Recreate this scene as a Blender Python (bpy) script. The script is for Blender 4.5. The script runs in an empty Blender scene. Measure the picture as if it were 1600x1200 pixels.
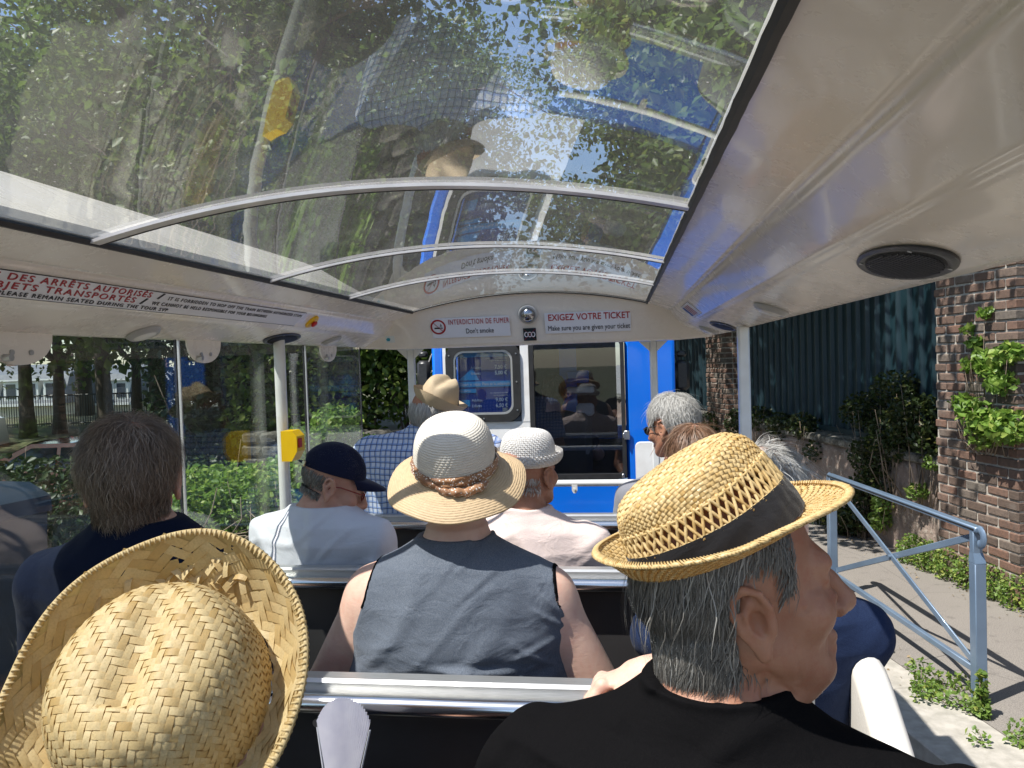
import bpy, math, random
import numpy as np
from mathutils import Vector, Matrix, Euler
R_ = math.radians
rng = np.random.default_rng(7); random.seed(7)
scene = bpy.context.scene
# ------------------------------------------------------------------ camera
CAMZ = 1.85
cd = bpy.data.cameras.new('camera'); cam = bpy.data.objects.new('camera', cd)
scene.collection.objects.link(cam); scene.camera = cam
YAW, PITCH, ROLL = R_(8.1), R_(1.65), .032
Fv = Vector((-math.sin(YAW)*math.cos(PITCH), math.cos(YAW)*math.cos(PITCH), -math.sin(PITCH)))
Rl = Vector((math.cos(YAW), math.sin(YAW), 0)); Ul = Rl.cross(Fv)
Rc = (Rl - ROLL*Ul).normalized(); Uc = (Ul + ROLL*Rl).normalized()
cam.matrix_world = Matrix(((Rc.x, Uc.x, -Fv.x, 0), (Rc.y, Uc.y, -Fv.y, 0), (Rc.z, Uc.z, -Fv.z, CAMZ), (0, 0, 0, 1)))
cd.lens = 27; cd.sensor_width = 36; cd.clip_start = .02; cd.clip_end = 2000
# ------------------------------------------------------------------ light
SUN_TO = Vector((-.80, -.60, 0)).normalized()            # horizontal direction towards the sun
SUN_EL = R_(60)
w = bpy.data.worlds.new('World'); scene.world = w; w.use_nodes = True
wn = w.node_tree; wn.nodes.clear()
sky = wn.nodes.new('ShaderNodeTexSky'); sky.sky_type = 'NISHITA'; sky.sun_disc = False
sky.sun_elevation = SUN_EL; sky.sun_rotation = math.atan2(SUN_TO.x, SUN_TO.y)
sky.air_density = 1.0; sky.dust_density = .6; sky.ozone_density = 2.0
bg = wn.nodes.new('ShaderNodeBackground'); bg.inputs[1].default_value = .13
wo = wn.nodes.new('ShaderNodeOutputWorld')
wn.links.new(sky.outputs[0], bg.inputs[0]); wn.links.new(bg.outputs[0], wo.inputs[0])
sd = bpy.data.lights.new('sun', 'SUN'); sd.energy = 5.0; sd.angle = R_(.53); sd.color = (1, .96, .9)
so = bpy.data.objects.new('sun', sd); scene.collection.objects.link(so)
sv = Vector((SUN_TO.x*math.cos(SUN_EL), SUN_TO.y*math.cos(SUN_EL), math.sin(SUN_EL)))
so.rotation_euler = sv.to_track_quat('Z', 'Y').to_euler()
scene.view_settings.view_transform = 'Standard'; scene.view_settings.look = 'None'
scene.view_settings.gamma = 1; scene.view_settings.exposure = .70
scene.cycles.max_bounces = 8; scene.cycles.transparent_max_bounces = 16
scene.cycles.caustics_reflective = False; scene.cycles.caustics_refractive = False
scene.cycles.sample_clamp_indirect = 6
C = scene.collection
# ------------------------------------------------------------------ helpers
def at(px, py, Y):
    "point of the photograph's pixel (1600 wide) at the forward distance Y"
    d = Fv + Rc*((px-800)/1200) - Uc*((py-600)/1200)
    t = Y/d.y
    return Vector((d.x*t, Y, CAMZ + d.z*t))
def tag(o, label=None, cat=None, group=None, kind=None):
    if label: o['label'] = label
    if cat: o['category'] = cat
    if group: o['group'] = group
    if kind: o['kind'] = kind
    return o
def empty(name, loc=(0, 0, 0), rz=0, **k):
    o = bpy.data.objects.new(name, None); C.objects.link(o); o.location = loc; o.rotation_euler = (0, 0, rz)
    o.empty_display_size = .1
    return tag(o, **k)
class MB:
    "collects vertices and faces; build() links them as one object"
    def __init__(s): s.v = []; s.f = []; s.m = []; s.n = 0
    def add(s, v, f, mi=0):
        v = np.asarray(v, float).reshape(-1, 3); s.v.append(v)
        s.f += [tuple(int(i)+s.n for i in q) for q in f]; s.m += [mi]*len(f); s.n += len(v)
        return s
    def box(s, c, d, rot=None, mi=0, bev=0):
        x, y, z = [a/2 for a in d]
        if bev > 0:
            b = min(bev, x*.9, y*.9, z*.9); vs = []; fs = []
            def r(a): return [(-a+b, 0), (-a, 0)]
            # 24-vertex chamfered box
            idx = {}
            for sx in (-1, 1):
                for sy in (-1, 1):
                    for sz in (-1, 1):
                        for k in range(3):
                            p = [sx*x, sy*y, sz*z]
                            for a, h in enumerate((x, y, z)):
                                if a != k: p[a] = (sx, sy, sz)[a]*(h-b)
                            idx[(sx, sy, sz, k)] = len(vs); vs.append(p)
            S = (-1, 1)
            for k in range(3):
                a, c2 = [q for q in range(3) if q != k]
                for s0 in S:
                    q = []
                    for u, w_ in ((-1, -1), (1, -1), (1, 1), (-1, 1)):
                        t = [0, 0, 0]; t[k] = s0; t[a] = u; t[c2] = w_; q.append(idx[(t[0], t[1], t[2], k)])
                    fs.append(q)
            for k in range(3):     # edges parallel to axis k
                a, c2 = [q for q in range(3) if q != k]
                for u in S:
                    for w_ in S:
                        t1 = [0, 0, 0]; t1[a] = u; t1[c2] = w_; t1[k] = -1; t2 = list(t1); t2[k] = 1
                        fs.append([idx[(*t1, a)], idx[(*t2, a)], idx[(*t2, c2)], idx[(*t1, c2)]])
            for sx in S:
                for sy in S:
                    for sz in S: fs.append([idx[(sx, sy, sz, k)] for k in range(3)])
            v = np.array(vs)
        else:
            v = np.array([(i, j, k) for i in (-x, x) for j in (-y, y) for k in (-z, z)])
            fs = [(0, 1, 3, 2), (4, 6, 7, 5), (0, 4, 5, 1), (2, 3, 7, 6), (0, 2, 6, 4), (1, 5, 7, 3)]
        if rot is not None: v = v @ np.array(rot.to_3x3() if hasattr(rot, 'to_3x3') else rot).T
        return s.add(v + np.array(c, float), fs, mi)
    def tube(s, pts, r, n=10, mi=0, closed=False, cap=True, flat=1.0):
        P = np.asarray([tuple(p) for p in pts], float); m = len(P)
        r = np.full(m, r, float) if np.isscalar(r) else np.asarray(r, float)
        T = np.gradient(P, axis=0) if not closed else np.roll(P, -1, 0)-np.roll(P, 1, 0)
        T /= np.linalg.norm(T, axis=1)[:, None]+1e-9
        u = np.cross(T[0], (0, 0, 1.)); 
        if np.linalg.norm(u) < .1: u = np.cross(T[0], (1., 0, 0))
        u /= np.linalg.norm(u); V = []
        a = np.arange(n)*2*math.pi/n
        for i in range(m):
            u = u - T[i]*np.dot(u, T[i]); u /= np.linalg.norm(u)+1e-9; w_ = np.cross(T[i], u)
            V.append(P[i]+r[i]*(np.cos(a)[:, None]*u+flat*np.sin(a)[:, None]*w_))
        V = np.concatenate(V); F = []
        for i in range(m if closed else m-1):
            i2 = (i+1) % m
            for j in range(n): F.append((i*n+j, i*n+(j+1) % n, i2*n+(j+1) % n, i2*n+j))
        if cap and not closed: F += [tuple(range(n))[::-1], tuple((m-1)*n+j for j in range(n))]
        return s.add(V, F, mi)
    def lathe(s, prof, n=32, mi=0, M=None, ang=None):
        prof = np.asarray(prof, float); m = len(prof); a = np.arange(n)*2*math.pi/n
        V = np.stack([prof[:, None, 0]*np.cos(a), prof[:, None, 0]*np.sin(a), np.repeat(prof[:, None, 1], n, 1)], -1).reshape(-1, 3)
        F = [(i*n+j, i*n+(j+1) % n, (i+1)*n+(j+1) % n, (i+1)*n+j) for i in range(m-1) for j in range(n)]
        if M is not None: V = V @ np.array(M.to_3x3()).T + np.array(M.translation)
        return s.add(V, F, mi)
    def grid(s, G, mi=0, cu=False, flip=False):
        G = np.asarray(G, float); a, b = G.shape[:2]
        F = []
        for i in range(a-1):
            for j in range(b if cu else b-1):
                j2 = (j+1) % b; q = (i*b+j, i*b+j2, (i+1)*b+j2, (i+1)*b+j); F.append(q[::-1] if flip else q)
        return s.add(G.reshape(-1, 3), F, mi)
    def prism(s, poly, y0, y1, axis=1, mi=0):
        "closed outline (2-D) pushed from y0 to y1 along an axis"
        n = len(poly); V = []
        for y in (y0, y1):
            for p in poly: V.append({0: (y, p[0], p[1]), 1: (p[0], y, p[1]), 2: (p[0], p[1], y)}[axis])
        F = [tuple(range(n))[::-1], tuple(range(n, 2*n))] + [(i, (i+1) % n, n+(i+1) % n, n+i) for i in range(n)]
        return s.add(V, F, mi)
    def build(s, name, mats, parent=None, smooth=True, loc=None, sharp=40, **k):
        me = bpy.data.meshes.new(name); V = np.concatenate(s.v) if s.v else np.zeros((0, 3))
        if isinstance(s.f, list): me.from_pydata(V.tolist(), [], s.f)
        mats = mats if isinstance(mats, (list, tuple)) else [mats]
        for m_ in mats: me.materials.append(m_)
        if len(mats) > 1: me.polygons.foreach_set('material_index', s.m)
        return finish(me, name, parent, smooth, loc, sharp, **k)
def finish(me, name, parent=None, smooth=True, loc=None, sharp=40, **k):
    me.validate(); 
    import bmesh
    bm = bmesh.new(); bm.from_mesh(me); bmesh.ops.recalc_face_normals(bm, faces=bm.faces) if k.pop('fix', True) else None
    bm.to_mesh(me); bm.free()
    if smooth:
        me.polygons.foreach_set('use_smooth', [True]*len(me.polygons))
        if sharp: me.set_sharp_from_angle(angle=R_(sharp))
    o = bpy.data.objects.new(name, me); C.objects.link(o)
    if parent: o.parent = parent
    if loc is not None: o.location = loc
    return tag(o, **k)
def fast_mesh(name, V, Q, mat, parent=None, smooth=False, mi=None, **k):
    "large meshes from numpy arrays; Q is (n,4) or (n,3)"
    me = bpy.data.meshes.new(name); V = np.asarray(V, np.float32); Q = np.asarray(Q, np.int32)
    me.vertices.add(len(V)); me.vertices.foreach_set('co', V.ravel())
    me.loops.add(Q.size); me.loops.foreach_set('vertex_index', Q.ravel())
    me.polygons.add(len(Q)); me.polygons.foreach_set('loop_start', np.arange(len(Q))*Q.shape[1])
    for m_ in (mat if isinstance(mat, (list, tuple)) else [mat]): me.materials.append(m_)
    if mi is not None: me.polygons.foreach_set('material_index', mi)
    if smooth: me.polygons.foreach_set('use_smooth', np.ones(len(Q), bool))
    me.update(calc_edges=True)
    o = bpy.data.objects.new(name, me); C.objects.link(o)
    if parent: o.parent = parent
    return tag(o, **k)
def RZ(a): return Matrix.Rotation(a, 4, 'Z')
def text(body, size, mat, name='lettering', parent=None, M=None, bold=.0, align='LEFT', spacing=1.0, sx=1.0, ext=.0006, fit=None, shear=0):
    cu = bpy.data.curves.new('t', 'FONT'); cu.body = body; cu.size = size;  cu.extrude = ext
    cu.align_x = align; cu.align_y = 'CENTER'; cu.space_character = spacing; cu.resolution_u = 4
    o = bpy.data.objects.new('t', cu); C.objects.link(o)
    me = bpy.data.meshes.new_from_object(o.evaluated_get(bpy.context.evaluated_depsgraph_get()))
    bpy.data.objects.remove(o); me.name = name
    me.materials.clear(); me.materials.append(mat)
    if fit:
        xs = [v.co.x for v in me.vertices]; sx = fit/(max(xs)-min(xs))
    if bold > 0:
        v = np.array([tuple(q.co) for q in me.vertices]); fs = [tuple(p.vertices) for p in me.polygons]; n = len(v); e = bold*size*.8; V = []; F = []
        for k, (dx, dy) in enumerate(((-e, 0), (e, 0), (0, -e), (0, e))): V += (v+np.array((dx, dy, .00006*k))).tolist(); F += [tuple(i+n*k for i in f) for f in fs]
        me = bpy.data.meshes.new(name); me.from_pydata(V, [], F); me.materials.append(mat)
    T = Matrix.Diagonal((sx, 1, 1, 1)); T[0][1] = shear; me.transform((M or Matrix()) @ T)
    o = bpy.data.objects.new(name, me); C.objects.link(o)
    if parent: o.parent = parent
    return o
def join(objs, name):
    "merge freshly made mesh objects (all one part) into the first"
    import bmesh
    bm = bmesh.new(); mats = []
    for o in objs:
        me = o.data; off = len(mats); idx = []
        for m_ in me.materials:
            if m_ not in mats: mats.append(m_)
            idx.append(mats.index(m_))
        n0 = len(bm.faces); bm.from_mesh(me); bm.faces.ensure_lookup_table()
        for f in bm.faces[n0:]: f.material_index = idx[f.material_index] if idx else 0
    me = bpy.data.meshes.new(name); bm.to_mesh(me); bm.free()
    for m_ in mats: me.materials.append(m_)
    p = objs[0].parent; o = bpy.data.objects.new(name, me); C.objects.link(o); o.parent = p
    for q in objs: bpy.data.objects.remove(q)
    return o
# ------------------------------------------------------------------ materials
def srgb(h):
    h = h.lstrip('#'); c = [int(h[i:i+2], 16)/255 for i in (0, 2, 4)]
    return tuple(x/12.92 if x <= .04045 else ((x+.055)/1.055)**2.4 for x in c)
class NT:
    def __init__(s, name):
        s.m = bpy.data.materials.new(name); s.m.use_nodes = True; s.t = s.m.node_tree; s.t.nodes.clear()
        s.out = s.n('ShaderNodeOutputMaterial')
    def n(s, t, ins=None, **kw):
        nd = s.t.nodes.new(t)
        for k, v in kw.items(): setattr(nd, k, v)
        for k, v in (ins or {}).items(): s.put(nd.inputs[k], v)
        return nd
    def put(s, sock, v):
        if isinstance(v, bpy.types.NodeSocket): s.t.links.new(v, sock)
        elif isinstance(v, bpy.types.Node): s.t.links.new(v.outputs[0], sock)
        else:
            if sock.type == 'RGBA' and len(v) == 3: v = (*v, 1)
            sock.default_value = v
    def math(s, op, a, b=0.0, c=None, clamp=False):
        nd = s.n('ShaderNodeMath', operation=op, use_clamp=clamp); s.put(nd.inputs[0], a); s.put(nd.inputs[1], b)
        if c is not None: s.put(nd.inputs[2], c)
        return nd.outputs[0]
    def mix(s, f, a, b):
        nd = s.n('ShaderNodeMix', data_type='RGBA'); s.put(nd.inputs[0], f); s.put(nd.inputs[6], a); s.put(nd.inputs[7], b)
        return nd.outputs[2]
    def noise(s, scale, detail=4, vec=None, rough=.5, dist=0):
        nd = s.n('ShaderNodeTexNoise', {'Scale': scale, 'Detail': detail, 'Roughness': rough, 'Distortion': dist})
        s.put(nd.inputs['Vector'], vec if vec is not None else s.obj()); return nd.outputs[0]
    def obj(s, stretch=None, kind='Object'):
        tc = s.n('ShaderNodeTexCoord')
        if stretch is None: return tc.outputs[kind]
        mp = s.n('ShaderNodeMapping', {'Scale': stretch}); s.put(mp.inputs[0], tc.outputs[kind]); return mp.outputs[0]
    def ramp(s, v, lo, hi):
        nd = s.n('ShaderNodeMapRange', {'From Min': lo, 'From Max': hi}); s.put(nd.inputs[0], v); return nd.outputs[0]
    def island(s): return s.n('ShaderNodeNewGeometry').outputs['Random Per Island']
    def bump(s, h, strength=.3, dist=.002): return s.n('ShaderNodeBump', {'Height': h, 'Strength': strength, 'Distance': dist}).outputs[0]
    def pr(s, **k):
        b = s.n('ShaderNodeBsdfPrincipled')
        for a, v in k.items(): s.put(b.inputs[a.replace('_', ' ')], v)
        return b
    def done(s, sh): s.put(s.out.inputs[0], sh); return s.m
def mat(name, c1, c2=None, scale=20, rough=.6, metal=0, bump=0, bscale=None, bdist=.002, c3=None, coat=0, transl=0, spec=.5, stretch=None, lo=.35, hi=.65, detail=5, sss=0, sheen=0, aniso=0):
    t = NT(name); vec = t.obj(stretch); col = c1
    if c2 is not None: col = t.mix(t.ramp(t.noise(scale, detail, vec), lo, hi), c1, c2)
    if c3 is not None: col = t.mix(t.island(), col, c3) if c2 is not None else t.mix(t.island(), c1, c3)
    k = dict(Base_Color=col, Roughness=rough, Metallic=metal, Specular_IOR_Level=spec)
    if coat: k['Coat_Weight'] = coat; k['Coat_Roughness'] = .08
    if sheen: k['Sheen_Weight'] = sheen; k['Sheen_Roughness'] = .5
    if sss: k['Subsurface_Weight'] = sss; k['Subsurface_Radius'] = (.012, .004, .002); k['Subsurface_Scale'] = 1.0
    if bump: k['Normal'] = t.bump(t.noise(bscale or scale, 6, vec), bump, bdist)
    b = t.pr(**k)
    if transl:
        tr = t.n('ShaderNodeBsdfTranslucent', {'Color': col}); b = t.n('ShaderNodeMixShader', {0: transl, 1: b, 2: tr})
    return t.done(b)
# ------------------------------------------------------------------ implicit surfaces (bodies, clothes)
def vlen(a): return np.sqrt((a*a).sum(-1))
def ell(P, c, r, R=None):
    q = P-np.asarray(c, np.float32)
    if R is not None: q = q @ R
    r = np.asarray(r, np.float32); k0 = vlen(q/r); k1 = vlen(q/(r*r)); return k0*(k0-1)/(k1+1e-9)
def cap(P, a, b, ra, rb=None):
    rb = ra if rb is None else rb; a = np.asarray(a, np.float32); b = np.asarray(b, np.float32)
    pa = P-a; ba = b-a; h = np.clip((pa @ ba)/(ba @ ba+1e-12), 0, 1)
    return vlen(pa-h[:, None]*ba)-(ra+(rb-ra)*h)
def smin(a, b, k=.02):
    h = np.clip(.5+.5*(b-a)/k, 0, 1); return b+(a-b)*h-k*h*(1-h)
def smax(a, b, k=.01): return -smin(-a, -b, k)
def chain(P, pts, rs, k=.004):
    d = None
    for i in range(len(pts)-1):
        e = cap(P, pts[i], pts[i+1], rs[i], rs[i+1]); d = e if d is None else smin(d, e, k)
    return d
def nets(f, lo, hi, h, slack=.012):
    lo = np.asarray(lo, np.float32); hi = np.asarray(hi, np.float32); B = 8
    nb = np.ceil((hi-lo)/(h*B)).astype(int); n = nb*B
    bc = np.stack(np.meshgrid(*[np.arange(k) for k in nb], indexing='ij'), -1).reshape(-1, 3)
    ctr = lo+((bc+.5)*B-.5)*h
    d = f(ctr.astype(np.float32)); act = np.abs(d) < h*B*.9+slack
    V = np.repeat(np.repeat(np.repeat(d.reshape(nb), B, 0), B, 1), B, 2).astype(np.float32)
    off = np.stack(np.meshgrid(*[np.arange(B)]*3, indexing='ij'), -1).reshape(-1, 3)
    A = bc[act]
    for s in range(0, len(A), 400):
        I = (A[s:s+400, None]*B+off).reshape(-1, 3); V[I[:, 0], I[:, 1], I[:, 2]] = f((lo+I*h).astype(np.float32))
    S = V < 0
    c = np.zeros(tuple(n-1), np.int8)
    cs = [(i, j, k) for i in (0, 1) for j in (0, 1) for k in (0, 1)]
    for i, j, k in cs: c += S[i:n[0]-1+i, j:n[1]-1+j, k:n[2]-1+k]
    cells = np.argwhere((c > 0) & (c < 8)); idm = np.full(tuple(n-1), -1, np.int32)
    idm[cells[:, 0], cells[:, 1], cells[:, 2]] = np.arange(len(cells))
    acc = np.zeros((len(cells), 3)); cnt = np.zeros(len(cells))
    for a in range(3):
        for q in cs:
            if q[a]: continue
            p0 = cells+q; e = np.zeros(3, int); e[a] = 1; p1 = p0+e
            v0 = V[p0[:, 0], p0[:, 1], p0[:, 2]]; v1 = V[p1[:, 0], p1[:, 1], p1[:, 2]]
            m = (v0 < 0) != (v1 < 0); t = np.where(m, v0/np.where(m, v0-v1, 1), 0)
            pos = p0+t[:, None]*e; acc[m] += pos[m]; cnt[m] += 1
    vert = lo+acc/cnt[:, None]*h; Q = []
    for a in range(3):
        sl0 = [slice(None)]*3; sl1 = [slice(None)]*3; sl0[a] = slice(0, n[a]-1); sl1[a] = slice(1, n[a])
        D = S[tuple(sl0)].astype(np.int8)-S[tuple(sl1)].astype(np.int8)
        b, g = (a+1) % 3, (a+2) % 3
        E = np.argwhere(D != 0); E = E[(E[:, b] > 0) & (E[:, g] > 0) & (E[:, b] < n[b]-1) & (E[:, g] < n[g]-1)]
        sg = D[E[:, 0], E[:, 1], E[:, 2]]
        q = []
        for db, dg in ((0, 0), (-1, 0), (-1, -1), (0, -1)):
            k = E.copy(); k[:, b] += db; k[:, g] += dg; q.append(idm[k[:, 0], k[:, 1], k[:, 2]])
        q = np.stack(q, 1); q[sg < 0] = q[sg < 0][:, ::-1]; Q.append(q)
    Q = np.concatenate(Q); Q = Q[(Q >= 0).all(1)]
    return vert, Q
def rotm(yaw=0, pitch=0, roll=0):
    "head frame: +Y face, +X right ear. yaw turns towards +X, pitch lifts the face, roll leans towards +X"
    return np.array((RZ(-yaw) @ Matrix.Rotation(pitch, 4, 'X') @ Matrix.Rotation(roll, 4, 'Y')).to_3x3(), np.float32)
# ------------------------------------------------------------------ shared materials
M = {}
def plastic(name, c, rough=.26, coat=.35):
    t = NT(name); n = t.noise(3, 3); b = t.bump(n, .12, .01)
    grime = t.ramp(t.noise(9, 6, rough=.7), .5, .85)
    return t.done(t.pr(Base_Color=t.mix(t.math('MULTIPLY', grime, .25), c, tuple(x*.7 for x in c)), Roughness=t.math('ADD', t.math('MULTIPLY', grime, .15), rough), Coat_Weight=coat, Coat_Roughness=.06, Coat_Normal=b, Normal=b))
M['white'] = plastic('white gelcoat', (.86, .80, .715))
M['white_paint'] = mat('white tube paint', (.80, .80, .78), (.72, .71, .68), 14, .3, coat=.3)
M['blue'] = mat('blue paint', srgb('#0a6cd8'), srgb('#0a66d0'), 3, .22, coat=.6)
M['black'] = mat('black rubber', (.012, .012, .012), (.02, .02, .02), 30, .55)
M['black_plastic'] = mat('black plastic', (.018, .018, .02), (.03, .03, .032), 60, .4, bump=.2, bscale=200)
M['charcoal'] = mat('charcoal laminate', (.030, .028, .029), (.055, .052, .052), 5, .42, bump=.15, bscale=300, bdist=.0008, lo=.3, hi=.75, detail=9)
t = NT('polished tube'); M['chrome'] = t.done(t.pr(Base_Color=(.78, .77, .75), Metallic=1.0, Roughness=t.math('ADD', t.math('MULTIPLY', t.noise(25, 5, t.obj((1, 30, 30))), .12), .12)))
M['alu'] = mat('brushed aluminium trim', (.62, .62, .61), (.5, .5, .49), 30, .38, metal=.75, bump=.05, stretch=(1, 40, 40))
M['steel'] = mat('dull steel', (.5, .5, .5), None, rough=.35, metal=1)
M['red_ink'] = mat('red ink', srgb('#a5101f'), rough=.5)
M['black_ink'] = mat('black ink', (.02, .02, .025), rough=.5)
M['label_white'] = mat('white label film', (.78, .79, .84), rough=.35)
M['yellow'] = mat('yellow plastic', srgb('#f2c200'), srgb('#e8b400'), 10, .35)
M['red_plastic'] = mat('red plastic', srgb('#c02010'), rough=.4)
M['floor'] = mat('floor sheet', (.07, .07, .075), (.1, .1, .1), 40, .7)
M['lamp'] = mat('frosted lamp cover', (.75, .74, .7), rough=.25)
M['grey_plastic'] = mat('grey plastic ring', (.42, .42, .41), rough=.35)
def glass_mat(name, tint, dust=.05, boost=1.7, tintcol=(.60, .575, .53), scratch=True, wav=.0):
    t = NT(name); geo = t.n('ShaderNodeNewGeometry'); dt0 = t.n('ShaderNodeVectorMath', {0: geo.outputs['Incoming'], 1: geo.outputs['Normal']}, operation='DOT_PRODUCT')
    fc = t.math('SUBTRACT', 1.0, t.math('ABSOLUTE', dt0.outputs['Value'])); fr = t.math('ADD', .04, t.math('MULTIPLY', .96, t.math('POWER', fc, 5.0)))
    gl = t.n('ShaderNodeBsdfGlossy', {'Color': (1, 1, 1), 'Roughness': .015})
    if wav:
        b = t.bump(t.noise(5, 2, t.obj((1, .35, 1))), wav, .01); t.put(gl.inputs['Normal'], b)
    tr = t.n('ShaderNodeBsdfTransparent', {'Color': tint})
    a = t.n('ShaderNodeMixShader', {0: t.math('MULTIPLY', fr, boost, clamp=True), 1: tr, 2: gl})
    df = t.n('ShaderNodeBsdfDiffuse', {'Color': tintcol}); dt = t.n('ShaderNodeBsdfTranslucent', {'Color': tintcol})
    d2 = t.n('ShaderNodeMixShader', {0: .5, 1: df, 2: dt})
    film = t.math('MULTIPLY', t.ramp(t.noise(4, 6, rough=.65), .3, .8), dust)
    f = t.math('ADD', film, dust*.6)
    if scratch:
        v = t.n('ShaderNodeTexVoronoi', {'Scale': 75, 'Randomness': 1.0}); t.put(v.inputs['Vector'], t.obj((1, .55, 1)))
        big = t.math('GREATER_THAN', t.noise(30, 2), .53)
        spot = t.math('MULTIPLY', t.math('LESS_THAN', v.outputs[0], .085), t.math('MULTIPLY', big, .38))
        v2 = t.n('ShaderNodeTexVoronoi', {'Scale': 20.0}); t.put(v2.inputs['Vector'], t.obj((1, .06, 1)))
        line = t.math('MULTIPLY', t.math('LESS_THAN', v2.outputs[0], .035), .12)
        f = t.math('ADD', f, t.math('ADD', spot, line), clamp=True)
    return t.done(t.n('ShaderNodeMixShader', {0: f, 1: a, 2: d2}))
M['roof_glass'] = glass_mat('roof acrylic', (.92, .94, .94), .085, 1.45, wav=.10)
M['side_glass'] = glass_mat('side glass', (.88, .91, .89), .006, .85, scratch=False)
M['cab_glass'] = glass_mat('tinted glass', (.72, .76, .8), .005, 1.5, scratch=False)
M['clear_glass'] = glass_mat('lens glass', (.8, .85, .85), 0, 1.6, scratch=False)
# ------------------------------------------------------------------ the wagon
XC = -.43
wagon = empty('tourist_train_wagon', (XC, 1.2, .3), label='white open tourist train wagon with a curved clear roof, seen from inside', cat='train wagon')
WI = Matrix.Translation((-XC, -1.2, -.3))
def wpart(o, parent=None):
    "world-built part -> child of the wagon, origin kept at the wagon's"
    if o.type == 'MESH' and parent is None:
        o.data.transform(WI); o.parent = wagon
    return o
def wb(mb, name, mats, **k):
    o = mb.build(name, mats, wagon, **k); o.data.transform(WI); return o
def sub(mb, name, mats, parent, **k):
    o = mb.build(name, mats, parent, **k); o.data.transform(WI); return o
def subtext(parent, *a, **k):
    o = text(*a, parent=parent, **k); o.data.transform(WI); return o
# profile across (distance from the centre line, z); soft corners
prof = [(.558, 2.104), (.60, 2.088), (.652, 2.0678), (.659, 2.0650), (.6625, 2.0662), (.667, 2.0640), (.670, 2.0560), (.674, 2.0505), (.679, 2.0462), (.724, 2.0074), (.7285, 2.0036), (.733, 2.0000), (.737, 1.9990), (.742, 1.9958), (.748, 1.9925), (.755, 1.9893), (.86, 1.9508), (.868, 1.9480), (.882, 1.946), (.888, 1.952), (.890, 1.99)]
outer = [(.89, 2.04), (.889, 2.27), (.880, 2.290), (.862, 2.290), (.80, 2.262), (.70, 2.20), (.60, 2.142), (.558, 2.13)]
yend = 3.07
def shell(sgn):
    ys = [(-1.3, 1, 0), (-.4, 1, 0), (.6, 1, 0), (1.6, 1, 0), (2.6, 1, 0), (yend, 1, 0), (yend+.004, 1, 1), (3.3, 1, 1), (3.5, .998, 1), (3.62, .985, 1), (3.70, .96, 1), (3.76, .925, 1), (3.80, .88, 1)]
    G = []
    for y, sc, low in ys:
        row = [(XC+sgn*(d if d < .6 else .56+(d-.56)*((sc-.56/.89)/(1-.56/.89))), y, z) for d, z in prof]
        for d, z in outer:
            if low: z = min(z, 2.135)
            dd = d if d < .6 else .56+(d-.56)*((sc-.56/.89)/(1-.56/.89))
            row.append((XC+sgn*dd, y, z))
        G.append(row)
    mb = MB(); mb.grid(G, cu=True); n = len(G[0]); mb.f.append(tuple(range(n))); mb.m.append(0); mb.f.append(tuple(range((len(G)-1)*n, len(G)*n))[::-1]); mb.m.append(0)
    return mb
wb(shell(1), 'roof_side', M['white'], sharp=50)
wb(shell(-1), 'roof_side', M['white'], sharp=50)
# roof pane
def arch(y, lift=0): return [(XC+d, y, 2.104+.070*(1-(d/.56)**2)+lift) for d in np.linspace(-.56, .56, 33)]
M['rib'] = mat('satin rib', (.74, .71, .70), (.62, .60, .59), 20, .32, metal=.25)
mb = MB(); mb.grid([arch(y) for y in np.linspace(-1.3, 3.60, 40)])
pane = wb(mb, 'roof_window', M['roof_glass'], sharp=0)
for y, wd, mt in ((1.34, .028, 'alu'), (2.08, .011, 'alu'), (2.72, .011, 'alu'), (-.35, .02, 'alu')):
    mb = MB(); mb.grid([arch(y-wd/2, -.002), arch(y-wd/2, -.008), arch(y+wd/2, -.008), arch(y+wd/2, -.002)], cu=False)
    rb = sub(mb, 'rib', M['rib'], pane)
    mb = MB(); mb.grid([arch(y+wd/2+.0005, -.002), arch(y+wd/2+.0005, -.009), arch(y+wd/2+.0045, -.009), arch(y+wd/2+.0045, -.002)]); sub(mb, 'rib_seal', M['black'], pane)
for s in (-1, 1):
    mb = MB(); P = []
    for y in np.linspace(-1.3, 3.60, 160):
        wob = .0004*math.sin(y*37)+.0004*math.sin(y*91+2)
        P.append((XC+s*(.557+wob), y, 2.103))
    mb.tube(P, .0085, 6); sub(mb, 'edge_seal', M['black'], pane)
mb = MB(); mb.tube([(p[0], p[1]-.004, p[2]-.001) for p in arch(3.60)], .005, 6); sub(mb, 'edge_seal', M['black'], pane)
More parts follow.
